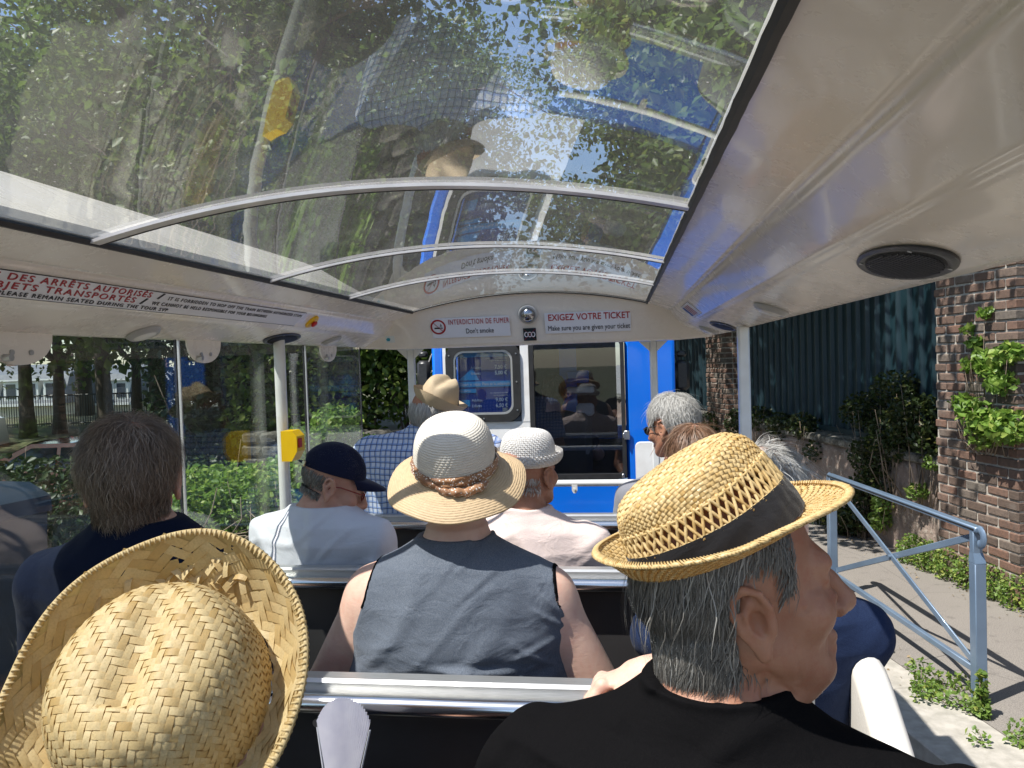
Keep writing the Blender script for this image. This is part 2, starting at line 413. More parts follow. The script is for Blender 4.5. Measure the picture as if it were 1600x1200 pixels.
# front fascia: arched top, flat bottom, slightly curved in plan
cols = []
for d in np.linspace(-.86, .86, 61):
    a = abs(d); y = 3.60+(.04 if a > .56 else 0)+max(0, a-.62)*.15
    top = 2.100+.070*(1-(d/.56)**2) if a < .56 else 2.100-(a-.56)*.10
    y2 = 3.67+max(0, a-.5)**2*.5; zb = 1.930+ (max(0, a-.70)*.06)
    cols.append([(XC+d, 3.604 if a < .57 else 3.604, top), (XC+d, 3.615, top-.012), (XC+d, 3.66, (top+zb)/2+.02), (XC+d, 3.70, zb+.02), (XC+d, 3.712, zb+.004), (XC+d, 3.72, zb), (XC+d, 3.80, zb), (XC+d, 3.80, 2.13)])
mb = MB(); mb.grid(cols); fascia = wb(mb, 'front_fascia', M['white'], sharp=50)
def fascia_M(px, py, off=.004):
    "frame on the sloped face of the fascia: x to the right, y up the face"
    a = Vector((0, 3.615, 2.15)); b = Vector((0, 3.70, 1.95)); up = (a-b).normalized(); nr = Vector((1, 0, 0)).cross(up)
    d = (at(px, py, 1)-Vector((0, 0, CAMZ))); o = Vector((0, 0, CAMZ)); t = (b-o).dot(nr)/d.dot(nr); p = o+d*t+nr*off
    return Matrix(((1, up.x, nr.x, p.x), (0, up.y, nr.y, p.y), (0, up.z, nr.z, p.z), (0, 0, 0, 1)))
def plate(Mx, w_, h_, th=.002, bev=.0): 
    mb = MB(); mb.box((0, 0, 0), (w_, h_, th)); v = np.concatenate(mb.v) @ np.array(Mx.to_3x3()).T+np.array(Mx.translation); mb.v = [v]; return mb
S1 = wb(plate(fascia_M(735.5, 510.5), .385, .103), 'no_smoking_sign', M['label_white'], smooth=False)
Mt = fascia_M(749, 501, .0058)
subtext(S1, 'INTERDICTION DE FUMER', .037, M['red_ink'], M=fascia_M(700.5, 503.5, .0058), bold=.004, spacing=1.14, fit=.297)
subtext(S1, "Don't smoke", .036, M['black_ink'], M=fascia_M(728, 517, .0058), bold=.003, fit=.136)
mb = MB(); Mc = fascia_M(685, 510.5, .006)
a = np.linspace(0, 2*math.pi, 33)[:-1]
mb.tube([Mc @ Vector((.034*math.cos(q), .034*math.sin(q), 0)) for q in a], .0042, 6, closed=True, flat=.3)
mb.tube([Mc @ Vector((-.024, .024, .001)), Mc @ Vector((.024, -.024, .001))], .0035, 6, flat=.3)
sub(mb, 'prohibition_ring', M['red_ink'], S1)
mb = MB(); mb.box((-.004, -.006, 0), (.03, .007, .001)); mb.box((.018, -.006, 0), (.006, .007, .001))
mb.tube([(.012, .0, 0), (.010, .006, 0), (.016, .010, 0), (.013, .016, 0)], .0018, 5, flat=.3); mb.tube([(.017, .0, 0), (.019, .005, 0), (.015, .008, 0)], .0016, 5, flat=.3)
mb.v = [np.concatenate(mb.v) @ np.array(Mc.to_3x3()).T+np.array(Mc.translation)]; sub(mb, 'cigarette_symbol', M['black_ink'], S1)
S2 = wb(plate(fascia_M(918, 502.5), .405, .104), 'ticket_sign', M['label_white'], smooth=False)
subtext(S2, 'EXIGEZ VOTRE TICKET', .045, M['red_ink'], M=fascia_M(856, 496.5, .0058), bold=.014, fit=.384)
subtext(S2, 'Make sure you are given your ticket', .036, M['black_ink'], M=fascia_M(856, 513, .0058), bold=.003, fit=.388)
# round camera dome
Md = fascia_M(825, 491, .0)
mb = MB(); mb.lathe([(.046, .0), (.046, .008), (.042, .013), (.036, .014), (.034, .010)], 40, M=Md); dome = wb(mb, 'ceiling_dome', M['grey_plastic'])
mb = MB(); mb.lathe([(.036*math.cos(q), .008+.034*math.sin(q)) for q in np.linspace(0, math.pi/2, 12)], 40, M=Md); sub(mb, 'ball', mat('smoked chrome ball', (.35, .36, .38), rough=.08, metal=1), dome)
S3 = wb(plate(fascia_M(828, 522), .062, .064), 'sticker', mat('dark sticker', srgb('#101b33'), srgb('#0b2a22'), 20, .4), smooth=False)
mb = MB(); Mc = fascia_M(828, 522, .006)
for q in (-1, 1): mb.tube([Mc @ Vector((-.026, .026*q, 0)), Mc @ Vector((.026, -.026*q, 0))], .0022, 5, flat=.3)
sub(mb, 'red_cross', M['red_ink'], S3)
mb = MB(); Mc = fascia_M(828, 522, .0052)
for x in (-.016, 0, .016): mb.tube([Mc @ Vector((x+.009*math.cos(q), .012*math.sin(q), 0)) for q in a[::2]], .0026, 5, closed=True, flat=.3)
sub(mb, 'camera_symbol', M['label_white'], S3)
S4 = wb(plate(fascia_M(614, 524, .0535), .044, .034), 'sticker', mat('pale sticker', (.7, .75, .74), rough=.4), smooth=False)
mb = MB(); Mc = fascia_M(611, 524, .0555); mb.prism([(-.010, 0), (0, .009), (.012, .004), (.008, -.008), (-.004, -.009)], 0, .001, axis=2)
mb.v = [np.concatenate(mb.v) @ np.array(Mc.to_3x3()).T+np.array(Mc.translation)]; sub(mb, 'blue_mark', mat('teal ink', srgb('#2f9db5')), S4)
# facets of the roof sides
def facet(sgn, i0, i1):
    (d0, z0), (d1, z1) = i0, i1
    p0 = Vector((XC+sgn*d0, 0, z0)); p1 = Vector((XC+sgn*d1, 0, z1)); return p0, p1
def facet_M(sgn, fa, px, py, off=.003, flip=False):
    p0, p1 = fa; up = (p0-p1).normalized(); xd = Vector((0, -sgn, 0)); nr = xd.cross(up)
    o = Vector((0, 0, CAMZ)); d = at(px, py, 1)-o
    t = (p0-o).dot(nr)/d.dot(nr); p = o+d*t+nr*off
    return Matrix(((xd.x, up.x, nr.x, p.x), (xd.y, up.y, nr.y, p.y), (xd.z, up.z, nr.z, p.z), (0, 0, 0, 1)))
FL = facet(-1, (.674, 2.050), (.728, 2.004)); SL = facet(-1, (.748, 1.991), (.868, 1.9475)); SR = facet(1, (.748, 1.991), (.868, 1.9475)); FR = facet(1, (.674, 2.050), (.728, 2.004))
def banner(sgn, F, y0, y1, near_first):
    p0, p1 = F; up = (p0-p1).normalized(); xd = Vector((0, -sgn, 0)); nr = xd.cross(up); mid = (p0+p1)/2
    def fr(y, h, off=.0028): 
        p = mid+up*h+nr*off; return Matrix(((xd.x, up.x, nr.x, p.x), (xd.y, up.y, nr.y, y), (xd.z, up.z, nr.z, p.z), (0, 0, 0, 1)))
    L = y1-y0; H = (p0-p1).length*.93
    b = wb(plate(fr((y0+y1)/2, 0, .0014), L, H, .0012), 'banner', M['label_white'], smooth=False)
    mb = MB()
    for h in (-H/2, H/2): 
        q = plate(fr((y0+y1)/2, h, .0016), L, .0015, .0016); mb.add(np.concatenate(q.v), q.f)
    sub(mb, 'border_line', M['black_ink'], b, smooth=False)
    return b, fr
bl, fr = banner(-1, FL, .30, 2.62, True)
def btext(b, fr, s, y0, y1, h, size, mt, bold=.014): subtext(b, s, size, M[mt], M=fr(y0, h), bold=bold, spacing=1.25, fit=abs(y1-y0), shear=-.30)
btext(bl, fr, 'HORS DES ARRÊTS AUTORISÉS', 1.16, 1.715, .0195, .0235, 'red_ink', .006); btext(bl, fr, '/', 1.745, 1.765, .0195, .027, 'black_ink')
btext(bl, fr, 'DES OBJETS TRANSPORTÉS', 1.14, 1.675, -.0025, .0235, 'red_ink', .006); btext(bl, fr, '/', 1.70, 1.72, -.0025, .027, 'black_ink')
btext(bl, fr, 'PLEASE REMAIN SEATED DURING THE TOUR SVP', 1.285, 1.83, -.0225, .0150, 'black_ink', .002); btext(bl, fr, '/', 1.20, 1.22, -.0225, .024, 'red_ink', .02)
btext(bl, fr, 'IT IS FORBIDDEN TO HOP OFF THE TRAIN BETWEEN AUTHORIZED STOPS', 1.79, 2.60, .0165, .0160, 'black_ink', 0)
btext(bl, fr, 'WE CANNOT BE HELD RESPONSIBLE FOR YOUR BELONGINGS', 1.745, 2.36, -.0045, .0160, 'black_ink', 0)
br, fr = banner(1, FR, 2.86, 3.16, True)
M['blue_ink'] = mat('blue ink', srgb('#2b4f9a'), rough=.5)
for k, y in enumerate((3.13, 3.10, 3.04, 2.99, 2.94)):
    q = plate(fr(y, 0, .0032), .012 if k != 1 else .03, .05, .001); sub(q, 'stroke', M['blue_ink' if k < 2 else 'red_ink'], br, smooth=False)
# speakers and lamps
def disc_M(sgn, F, px, py): return facet_M(sgn, F, px, py, 0.0)
def speaker(sgn, F, px, py, r=.128):
    m_ = disc_M(sgn, F, px, py) @ Matrix.Diagonal((1, .40, .45, 1)); mb = MB(); mb.lathe([(r, 0), (r, .006), (r*.93, .012), (r*.82, .010), (r*.78, .006)], 40, M=m_)
    o = wb(mb, 'loudspeaker', M['black_plastic'])
    mb = MB(); rs = np.linspace(0, r*.79, 12); mb.lathe([(x+.0001, .006+.006*(1-(x/r)**2)+(.0012 if i % 2 else 0)) for i, x in enumerate(rs)], 36, M=m_)
    for i in range(-9, 10):
        h = i*r*.08; l = math.sqrt(max(0, (r*.76)**2-h*h)); p = [m_ @ Vector((x, h, .0125+.005*(1-(x*x+h*h)/r**2))) for x in np.linspace(-l, l, 7)]; mb.tube(p, .0011, 4)
    sub(mb, 'grille', M['black'], o)
    for q in (0, 1, 2, 3):
        mb = MB(); c = m_ @ Vector((r*.87*math.cos(q*math.pi/2+.6), r*.87*math.sin(q*math.pi/2+.6), .012)); mb.tube([c, c+m_.to_3x3() @ Vector((0, 0, .002))], .003, 8); sub(mb, 'screw', M['steel'], o)
def lamp(sgn, F, px, py, r=.045):
    m_ = disc_M(sgn, F, px, py); mb = MB(); mb.lathe([(r, 0), (r, .004), (r*.85, .012), (r*.72, .014), (r*.66, .012)], 36, M=m_)
    o = wb(mb, 'ceiling_lamp', M['grey_plastic']); mb = MB(); mb.lathe([(r*.68*math.cos(q)+.0001, .011+.008*math.sin(q)) for q in np.linspace(0, math.pi/2, 8)], 30, M=m_); sub(mb, 'lamp_cover', M['lamp'], o)
speaker(1, SR, 1413, 410); speaker(1, SR, 1130, 509); speaker(-1, SL, 441, 529)
lamp(1, SR, 1205, 481); lamp(1, SR, 1108, 514); lamp(-1, SL, 224, 519); lamp(-1, SL, 518, 531)
# emergency button on the left banner facet
m_ = facet_M(-1, FL, 487, 502, 0); mb = MB(); mb.lathe([(.030, 0), (.030, .005), (.026, .008), (.0001, .008)], 28, M=m_); eb = wb(mb, 'emergency_button', M['yellow'])
mb = MB(); mb.lathe([(.008, .007), (.008, .012), (.013, .013), (.013, .018), (.010, .020), (.0001, .021)], 20, M=m_); sub(mb, 'push_knob', M['red_plastic'], eb)
# brackets (rounded lobes) along the lower left edge, each with two screws
for px, py in ((28, 533), (318, 540), (512, 541)):
    p = None; o_ = Vector((0, 0, CAMZ)); d = at(px, py, 1)-o_; t_ = (XC-.872-0)/d.x; p = o_+d*t_
    poly = [(p.y+.10*math.cos(q), 1.952-.075*abs(math.sin(q))**.8*(.95 if q < 0 else 1)) for q in np.linspace(0, math.pi, 15)]
    mb = MB(); mb.prism(poly, XC-.874, XC-.868, axis=0); br_ = wb(mb, 'glass_bracket', M['white'])
    for dy in (-.025, .03):
        mb = MB(); mb.tube([(XC-.869, p.y+dy, 1.905), (XC-.864, p.y+dy, 1.905)], .006, 10); sub(mb, 'screw', M['steel'], br_)
    mb = MB(); mb.tube([(XC-.868, p.y-.045, 1.893), (XC-.85, p.y-.045, 1.893)], .008, 10); sub(mb, 'glass_clamp', M['steel'], br_)
# side panes on the left
def side_pane(y0, y1):
    mb = MB(); mb.box((XC-.876, (y0+y1)/2, 1.45), (.006, y1-y0-.006, 1.0)); o = wb(mb, 'side_window', M['side_glass'], smooth=False)
    for y in (y0+.004, y1-.004):
        mb = MB(); mb.box((XC-.876, y, 1.45), (.0075, .005, 1.0)); sub(mb, 'edge_strip', M['black'] if y > y0+.1 else M['alu'], o, smooth=False)
side_pane(-.5, .62); side_pane(.63, 2.12); side_pane(2.13, 3.05); side_pane(3.06, 3.74)
# front pane left of the locomotive
# posts
def post(x, y, r=.021, z0=.75, z1=1.96, bx=False, rs=.006):
    mb = MB()
    if bx: mb.box((x, y, (z0+z1)/2), (2*r, 2*r, z1-z0), bev=rs)
    else: mb.tube([(x, y, z0), (x, y, z1)], r, 16)
    return wb(mb, 'post', M['white_paint'])
pl = post(XC-.83, 2.72); post(XC+.855, 2.77, .0195, z1=1.95, bx=True); post(XC-.83, -.3); post(XC+.855, -.35, .0195, bx=True)
pfl = post(XC-.635, 3.84, .018, z1=1.95, bx=True); pfr = post(XC+.59, 3.84, .018, z1=1.95, bx=True)
for p_, s in ((pfl, 1), (pfr, -1)):
    x = XC-.635 if s > 0 else XC+.59
    mb = MB(); mb.prism([(x-s*.018, 1.93), (x-s*.07, 1.93), (x-s*.018, 1.88)], 3.825, 3.831, axis=1); sub(mb, 'gusset', M['white_paint'], p_); mb = MB(); mb.prism([(x+s*.018, 1.93), (x+s*.07, 1.93), (x+s*.018, 1.88)], 3.825, 3.831, axis=1); sub(mb, 'gusset', M['white_paint'], p_)
# validator box on the left post
yb = at(457, 696, 2.66)
mb = MB(); mb.prism([(yb.x-.03, yb.z+.055), (yb.x+.012, yb.z+.055), (yb.x+.030, yb.z+.035), (yb.x+.030, yb.z-.02), (yb.x+.008, yb.z-.055), (yb.x-.03, yb.z-.055)], 2.63, 2.70, axis=1)
hb = wb(mb, 'button_box', M['yellow'], sharp=30); mb = MB(); mb.box((yb.x+.031, 2.655, yb.z+.01), (.006, .03, .034), bev=.002); sub(mb, 'red_button', M['red_plastic'], hb)
# front cross bar
mb = MB(); x0, x1 = XC-.62, XC+.575; mb.tube([(x, 3.84, 1.232) for x in (x0, x1)], .017, 14); fb = wb(mb, 'front_rail', M['white_paint'])
mb = MB(); c = at(898, 764, 3.83); mb.prism([(c.x-.014, 1.225), (c.x+.014, 1.225), (c.x+.014, c.z-.005), (c.x+.007, c.z-.02), (c.x-.007, c.z-.02), (c.x-.014, c.z-.005)], 3.822, 3.828, axis=1); mb.tube([(c.x, 3.822, c.z), (c.x, 3.817, c.z)], .006, 8); sub(mb, 'tab', M['white_paint'], fb)
# floor and lower sides
mb = MB(); mb.box((XC, 1.25, .33), (1.66, 5.1, .05)); wb(mb, 'floor_panel', M['floor'], smooth=False)
mb = MB()
mb.box((XC-.875, 1.25, .66), (.035, 5.1, .66), bev=.01); wb(mb, 'side_panel', M['white'])
mb = MB(); mb.box((XC, 3.80, .60), (1.5, .03, .5), bev=.01); wb(mb, 'front_panel', M['white'])
def swoop(yc, x):
    "moulded side between two rows: high at the backrest, dipping for the entry"
    P = []
    for q in np.linspace(0, 1, 22):
        y = yc+.09-.66*q+(.03*math.sin(q*9)); z = 1.275-.62*(1-math.cos(math.pi*q*.95))/2*1.0-.0*q; P.append((y, z))
    G = []
    for y, z in P:
        a_ = np.linspace(-math.pi/2, math.pi/2, 9); row = [(x+.032*math.sin(k), y, z-.032*(1-math.cos(k))) for k in a_]
        row = [(x-.032, y, z-.2)]+row+[(x+.032, y, z-.2)]; G.append(row)
    mb = MB(); mb.grid(G); ys = [p[0] for p in P]; mb.box((x, yc-.32, .56), (.05, .74, .5), bev=.02); return mb
for k in range(4):
    wb(swoop(.61+.78*k+.04, XC+.875), 'side_moulding', M['white'], sharp=0)
    wb(swoop(.61+.78*k+.04, XC-.80), 'side_moulding', M['white'], sharp=0)
# benches
def bench(yb, wid=1.5):
    mb = MB(); mb.box((XC, yb+.02, .98), (wid, .022, .46), bev=.004); o = wb(mb, 'bench', M['charcoal'])
    mb = MB(); mb.box((XC, yb+.28, .77), (wid, .42, .06), bev=.02); mb.box((XC, yb+.28, .55), (wid, .36, .38)); sub(mb, 'seat_cushion', M['charcoal'], o)
    mb = MB(); P = [(yb+.045, 1.215), (yb+.045, 1.240), (yb+.035, 1.2535), (yb+.004, 1.2535), (yb-.004, 1.248), (yb-.004, 1.215)]
    mb.prism(P, XC-wid/2, XC+wid/2, axis=0); sub(mb, 'top_trim', M['alu'], o, sharp=30)
    mb = MB(); mb.tube([(x, yb-.024, 1.216) for x in np.linspace(XC-wid/2+.01, XC+wid/2-.01, 8)], .0185, 18); sub(mb, 'grab_rail', M['chrome'], o)
    for x in (XC-.56, XC-.17, XC+.20, XC+.56):
        mb = MB(); mb.tube([(x, yb+.008, 1.165), (x, yb+.003, 1.165)], .0085, 14); mb.tube([(x, yb+.0035, 1.165), (x, yb+.0015, 1.165)], .004, 6); sub(mb, 'screw', M['steel'], o)
for k in (-1, 0, 1, 2, 3): bench(.61+.78*k)
mb = MB(); mb.box((XC, 2.17+.78-.35, .7), (.01, .01, .01))
# ------------------------------------------------------------------ locomotive cab ahead
loco = empty('locomotive', (-.42, 5.5, -.12), label='blue tourist train locomotive cab with dark rear window and door ahead of the wagon', cat='locomotive')
LI = Matrix.Translation((.42, -5.5, .12))
def lb(mb, name, mats, parent=None, **k):
    o = mb.build(name, mats, parent or loco, **k); o.data.transform(LI); return o
def bx(mb, x0, x1, y0, y1, z0, z1, bev=0, mi=0): return mb.box(((x0+x1)/2, (y0+y1)/2, (z0+z1)/2), (x1-x0, y1-y0, z1-z0), bev=bev, mi=mi)
mb = MB()
bx(mb, .022, .315, 4.60, 4.66, .3, 2.15, .02); bx(mb, -1.15, -1.075, 4.60, 4.66, .3, 2.15, .02)
bx(mb, -1.075, .022, 4.60, 4.66, 1.99, 2.15); bx(mb, -1.075, .022, 4.60, 4.66, .3, 1.13)
for x in (-1.15, .29):
    bx(mb, x, x+.03, 4.66, 6.4, .3, 1.25); bx(mb, x, x+.03, 5.32, 5.40, 1.25, 2.1); bx(mb, x, x+.03, 6.32, 6.4, 1.25, 2.1)
bx(mb, -1.12, .29, 6.36, 6.42, .3, 1.3, .01)
lb(mb, 'body', M['blue'])
mb = MB(); bx(mb, -1.17, .33, 4.57, 6.6, 2.15, 2.21, .03); lb(mb, 'roof', M['white'])
mb = MB(); bx(mb, -1.06, -.55, 4.594, 4.602, 1.125, 1.488); bx(mb, -1.078, -1.058, 4.594, 4.602, 1.125, 2.0); bx(mb, -.60, -.55, 4.592, 4.601, 1.488, 2.0); lb(mb, 'rear_panel', M['white_paint'], smooth=False)
def rrect(x0, x1, z0, z1, r, n=7):
    P = []
    for cx, cz, a0 in ((x1-r, z1-r, 0), (x0+r, z1-r, 90), (x0+r, z0+r, 180), (x1-r, z0+r, 270)):
        for q in np.linspace(0, 90, n): P.append((cx+r*math.cos(R_(a0+q)), cz+r*math.sin(R_(a0+q))))
    return P
def ring(mb, A, B, y0, y1):
    n = len(A); V = [(p[0], y, p[1]) for y in (y0, y1) for q in (A, B) for p in q]; F = []
    for i in range(n):
        j = (i+1) % n; F += [(i, j, n+j, n+i), (2*n+i, 3*n+i, 3*n+j, 2*n+j), (i, 2*n+i, 2*n+j, j), (n+i, n+j, 3*n+j, 3*n+i)]
    return mb.add(V, F)
mb = MB(); ring(mb, rrect(-1.058, -.60, 1.49, 1.97, .085), rrect(-1.012, -.646, 1.535, 1.925, .06), 4.578, 4.66); rw = lb(mb, 'rear_window', M['black'], sharp=30)
mb = MB(); ring(mb, rrect(-1.012, -.646, 1.535, 1.925, .06), rrect(-1.0, -.658, 1.547, 1.913, .055), 4.586, 4.60); lb(mb, 'seal', M['alu'], rw, sharp=30)
mb = MB(); mb.prism(rrect(-1.012, -.646, 1.535, 1.925, .06), 4.605, 4.610, axis=1); lb(mb, 'pane', M['cab_glass'], rw, smooth=False)
for x, z in [(-1.035, 1.56), (-1.035, 1.73), (-1.035, 1.9), (-.623, 1.56), (-.623, 1.73), (-.623, 1.9), (-.83, 1.512)]:
    mb = MB(); mb.tube([(x, 4.578, z), (x, 4.574, z)], .005, 8); lb(mb, 'bolt', M['steel'], rw)
mb = MB(); ring(mb, rrect(-.548, .020, 1.135, 1.985, .02, 3), rrect(-.520, -.004, 1.165, 1.955, .02, 3), 4.588, 4.64); dr = lb(mb, 'rear_door', M['black'], sharp=30)
mb = MB(); mb.prism(rrect(-.520, -.004, 1.165, 1.955, .02, 3), 4.604, 4.609, axis=1); lb(mb, 'pane', M['cab_glass'], dr, smooth=False)
mb = MB(); c = at(978, 680, 4.585); mb.box((c.x+.006, 4.585, c.z), (.035, .012, .055), bev=.004); mb.box((c.x-.012, 4.574, c.z), (.012, .02, .03), bev=.003); lb(mb, 'latch', M['steel'], dr)
mb = MB(); c = at(974, 744, 4.585); mb.box((c.x, 4.584, c.z), (.016, .01, .03), bev=.003); lb(mb, 'hinge', M['steel'], dr)
# interior
mb = MB(); bx(mb, -1.1, .27, 6.0, 6.34, .9, 1.2, .04); bx(mb, -1.12, .29, 4.7, 6.3, .3, .4); lb(mb, 'dashboard', M['black_plastic'])
mb = MB(); bx(mb, -1.12, -.04, 6.35, 6.38, 1.2, 2.14); bx(mb, -1.12, .29, 4.7, 6.3, 2.12, 2.145); bx(mb, -1.115, -1.10, 5.4, 6.3, 1.25, 2.1); lb(mb, 'blackout_lining', M['black_plastic'], smooth=False)  # black headliner and sheets added to block bright ground and keep the cab dark
mb = MB(); bx(mb, -.50, -.36, 6.30, 6.345, 1.42, 1.95); lb(mb, 'inner_column', M['blue'], smooth=False)
mb = MB(); bx(mb, -.72, -.2, 5.02, 5.12, .85, 1.50, .045); bx(mb, -.70, -.22, 5.1, 5.6, .8, .93, .03); lb(mb, 'driver_seat', M['charcoal'])
mb = MB(); a_ = np.linspace(0, 2*math.pi, 33)[:-1]; mb.tube([(-.46+.19*math.cos(q), 5.93+.08*math.sin(q), 1.28+.17*math.sin(q)) for q in a_], .012, 8, closed=True)
for q in (.5, 2.6, 4.7): mb.tube([(-.46, 5.95, 1.27), (-.46+.19*math.cos(q), 5.93+.08*math.sin(q), 1.28+.17*math.sin(q))], .009, 6)
lb(mb, 'steering_wheel', M['black_plastic'])
mb = MB(); bx(mb, -.44, -.26, 6.28, 6.33, 1.66, 1.76, .01); lb(mb, 'inner_mirror', M['blue'])
mb = MB(); bx(mb, -.44, -.22, 6.20, 6.29, 1.58, 1.63, .01); bx(mb, -.36, -.22, 6.1, 6.2, 1.4, 1.5, .02); lb(mb, 'dash_card_holder', M['label_white'])
# price board behind the left window
pm = mat('price board blue', srgb('#183f9c'), rough=.3); pb = MB(); bx(pb, -.99, -.665, 4.624, 4.634, 1.54, 1.925); board = lb(pb, 'price_board', pm, smooth=False)
cy = mat('price board cyan', srgb('#38aef0'), rough=.3)
mb = MB()
for z, h in ((1.72, .034), (1.90, .03)): bx(mb, -.99, -.665, 4.620, 4.6235, z-h/2, z+h/2)
bx(mb, -.98, -.88, 4.620, 4.6235, 1.668, 1.692); bx(mb, -.975, -.92, 4.620, 4.6235, 1.585, 1.625)
mb.prism([(-.99, 1.745), (-.90, 1.82), (-.86, 1.745)], 4.6203, 4.6236, axis=1); lb(mb, 'cyan_band', cy, board, smooth=False)
mb = MB(); bx(mb, -.72, -.69, 4.620, 4.6235, 1.548, 1.572); lb(mb, 'card_symbol', M['grey_plastic'], board, smooth=False)
wt = mat('white print', (.8, .85, .9), rough=.4)
def pt(s, x, z, size, align='LEFT', mt=None, sx=.9, bold=.01):
    o = text(s, size, mt or wt, parent=board, M=Matrix(((1, 0, 0, x), (0, 0, 1, 4.6192), (0, 1, 0, z), (0, 0, 0, 1))) @ Matrix.Rotation(0, 4, 'X'), bold=bold, align=align, sx=sx); o.data.transform(LI)
for s, z in (('7,50 €', 1.822), ('5,00 €', 1.786), ('9,00 €', 1.622), ('6,50 €', 1.587)): pt(s, -.685, z, .032, 'RIGHT', bold=.02)
pt('Départ et retour Place de la cathédrale', -.67, 1.72, .026, 'RIGHT', bold=.015, sx=.75)
pt('Nocturne', -.985, 1.68, .020); pt('Adultes', -.91, 1.622, .024); pt('Enfants', -.91, 1.587, .024); pt('Adultes', -.91, 1.822, .024); pt('Enfants', -.91, 1.786, .024)
for i, z in enumerate((1.875, 1.862, 1.665, 1.65)): pt(('durée de la visite commentée', 'départ toutes les heures', 'sur présentation du billet', 'tous les jours en été')[i], -.685, z, .012, 'RIGHT', bold=0)
# outside mirrors, white quarter shield
for sx, x in ((1, .36), (-1, -1.20)):
    mb = MB(); c = at(1066, 585, 4.9) if sx > 0 else at(662, 585, 4.9)
    bx(mb, c.x-.045, c.x+.045, 4.88, 4.93, c.z-.10, c.z+.09, .02); bx(mb, c.x-.035, c.x+.03, 4.89, 4.93, c.z+.11, c.z+.15, .012); mi_ = lb(mb, 'wing_mirror', M['black_plastic'])
    mb = MB(); mb.tube([(c.x, 4.92, c.z), (c.x-sx*.03, 5.0, c.z+.12), (.30 if sx > 0 else -1.14, 5.2, c.z+.14)], .009, 8); lb(mb, 'mirror_arm', M['black_plastic'], mi_)
mb = MB(); a = at(992, 690, 4.2); mb.prism(rrect(a.x, a.x+.19, .9, a.z, .03), 4.14, 4.20, axis=1); lb(mb, 'coupling_shield', M['white_paint'], sharp=30)
mb = MB()
for x in (-1.12, .26):
    for y in (5.0, 6.1): mb.tube([(x-.04, y, .14), (x+.08, y, .14)], .26, 24)
wheels = mb
for i, (x, y) in enumerate(((-1.1, 5.0), (.27, 5.0), (-1.1, 6.1), (.27, 6.1))):
    mb = MB(); mb.tube([(x-.07, y, .16), (x+.07, y, .16)], .27, 24); wh = lb(mb, 'wheel', M['black']); mb = MB(); mb.tube([(x-.075, y, .16), (x+.075, y, .16)], .15, 20); lb(mb, 'rim', M['alu'], wh)
# wagon wheels
for i, (x, y) in enumerate(((XC-.72, .2), (XC+.72, .2), (XC-.72, 3.0), (XC+.72, 3.0))):
    mb = MB(); mb.tube([(x-.07, y, .12), (x+.07, y, .12)], .23, 24); wb(mb, 'wheel', M['black'])
# ------------------------------------------------------------------ people: shared
def skinmat(name, a, b, red):
    t = NT(name); n = t.noise(18, 5); n2 = t.noise(55, 5, rough=.65); c = t.mix(t.ramp(n, .35, .68), a, b); c = t.mix(t.math('MULTIPLY', t.ramp(n2, .5, .75), .5), c, red)
    v = t.n('ShaderNodeTexVoronoi', {'Scale': 420}); t.put(v.inputs['Vector'], t.obj())
    h = t.math('ADD', t.math('MULTIPLY', v.outputs[0], .12), t.math('MULTIPLY', t.noise(70, 6, t.obj((1, 1, 2.2)), .6), 1.3))
    return t.done(t.pr(Base_Color=c, Roughness=.48, Specular_IOR_Level=.35, Subsurface_Weight=.12, Subsurface_Radius=(.012, .004, .002), Subsurface_Scale=1.0, Normal=t.bump(h, .28, .0018)))
M['skin'] = skinmat('skin', (.56, .31, .22), (.50, .26, .18), (.48, .18, .13))
M['skin_red'] = skinmat('ruddy skin', (.43, .215, .135), (.35, .155, .092), (.34, .10, .06))
M['skin_pale'] = skinmat('fair skin', (.74, .49, .38), (.68, .42, .32), (.64, .33, .25))
def hairmat(name, a, b, c):
    t = NT(name); i = t.island(); col = t.mix(t.ramp(i, 0, .6), a, b); col = t.mix(t.ramp(i, .75, 1), col, c)
    return t.done(t.pr(Base_Color=col, Roughness=.38, Specular_IOR_Level=.35))
M['hair_grey'] = hairmat('grey hair', (.085, .078, .068), (.17, .155, .138), (.36, .34, .31))
M['hair_brown_grey'] = hairmat('brown grey hair', (.11, .075, .052), (.19, .138, .10), (.38, .31, .25))
M['hair_silver'] = hairmat('silver hair', (.30, .29, .27), (.48, .46, .43), (.66, .65, .62))
M['hair_brown'] = hairmat('brown hair', (.12, .06, .035), (.20, .11, .065), (.32, .24, .18))
def cloth(name, a, b=None, scale=700, bump=.35, fine=None, sheen=.2, thr=None, transl=0, spec=.15):
    t = NT(name); b = b or tuple(x*1.35 for x in a); n = t.noise(scale, 2, t.obj((1, 1, 2.5))); n2 = t.noise(5, 4)
    c = t.mix(t.ramp(n, .35, .65), a, b); c = t.mix(t.math('MULTIPLY', t.ramp(n2, .4, .7), .25), c, tuple(x*.75 for x in a))
    h = t.math('ADD', t.math('MULTIPLY', n, .25), t.math('MULTIPLY', t.noise(14, 4, t.obj((1, 1, 1.6)), .5, .6), 3.0))
    p = t.pr(Base_Color=c, Roughness=.9, Specular_IOR_Level=spec, Sheen_Weight=sheen, Sheen_Roughness=.4, Normal=t.bump(h, bump, .004))
    return t.done(p)
def tone(P, c): q = P-np.asarray(c, np.float32); return q
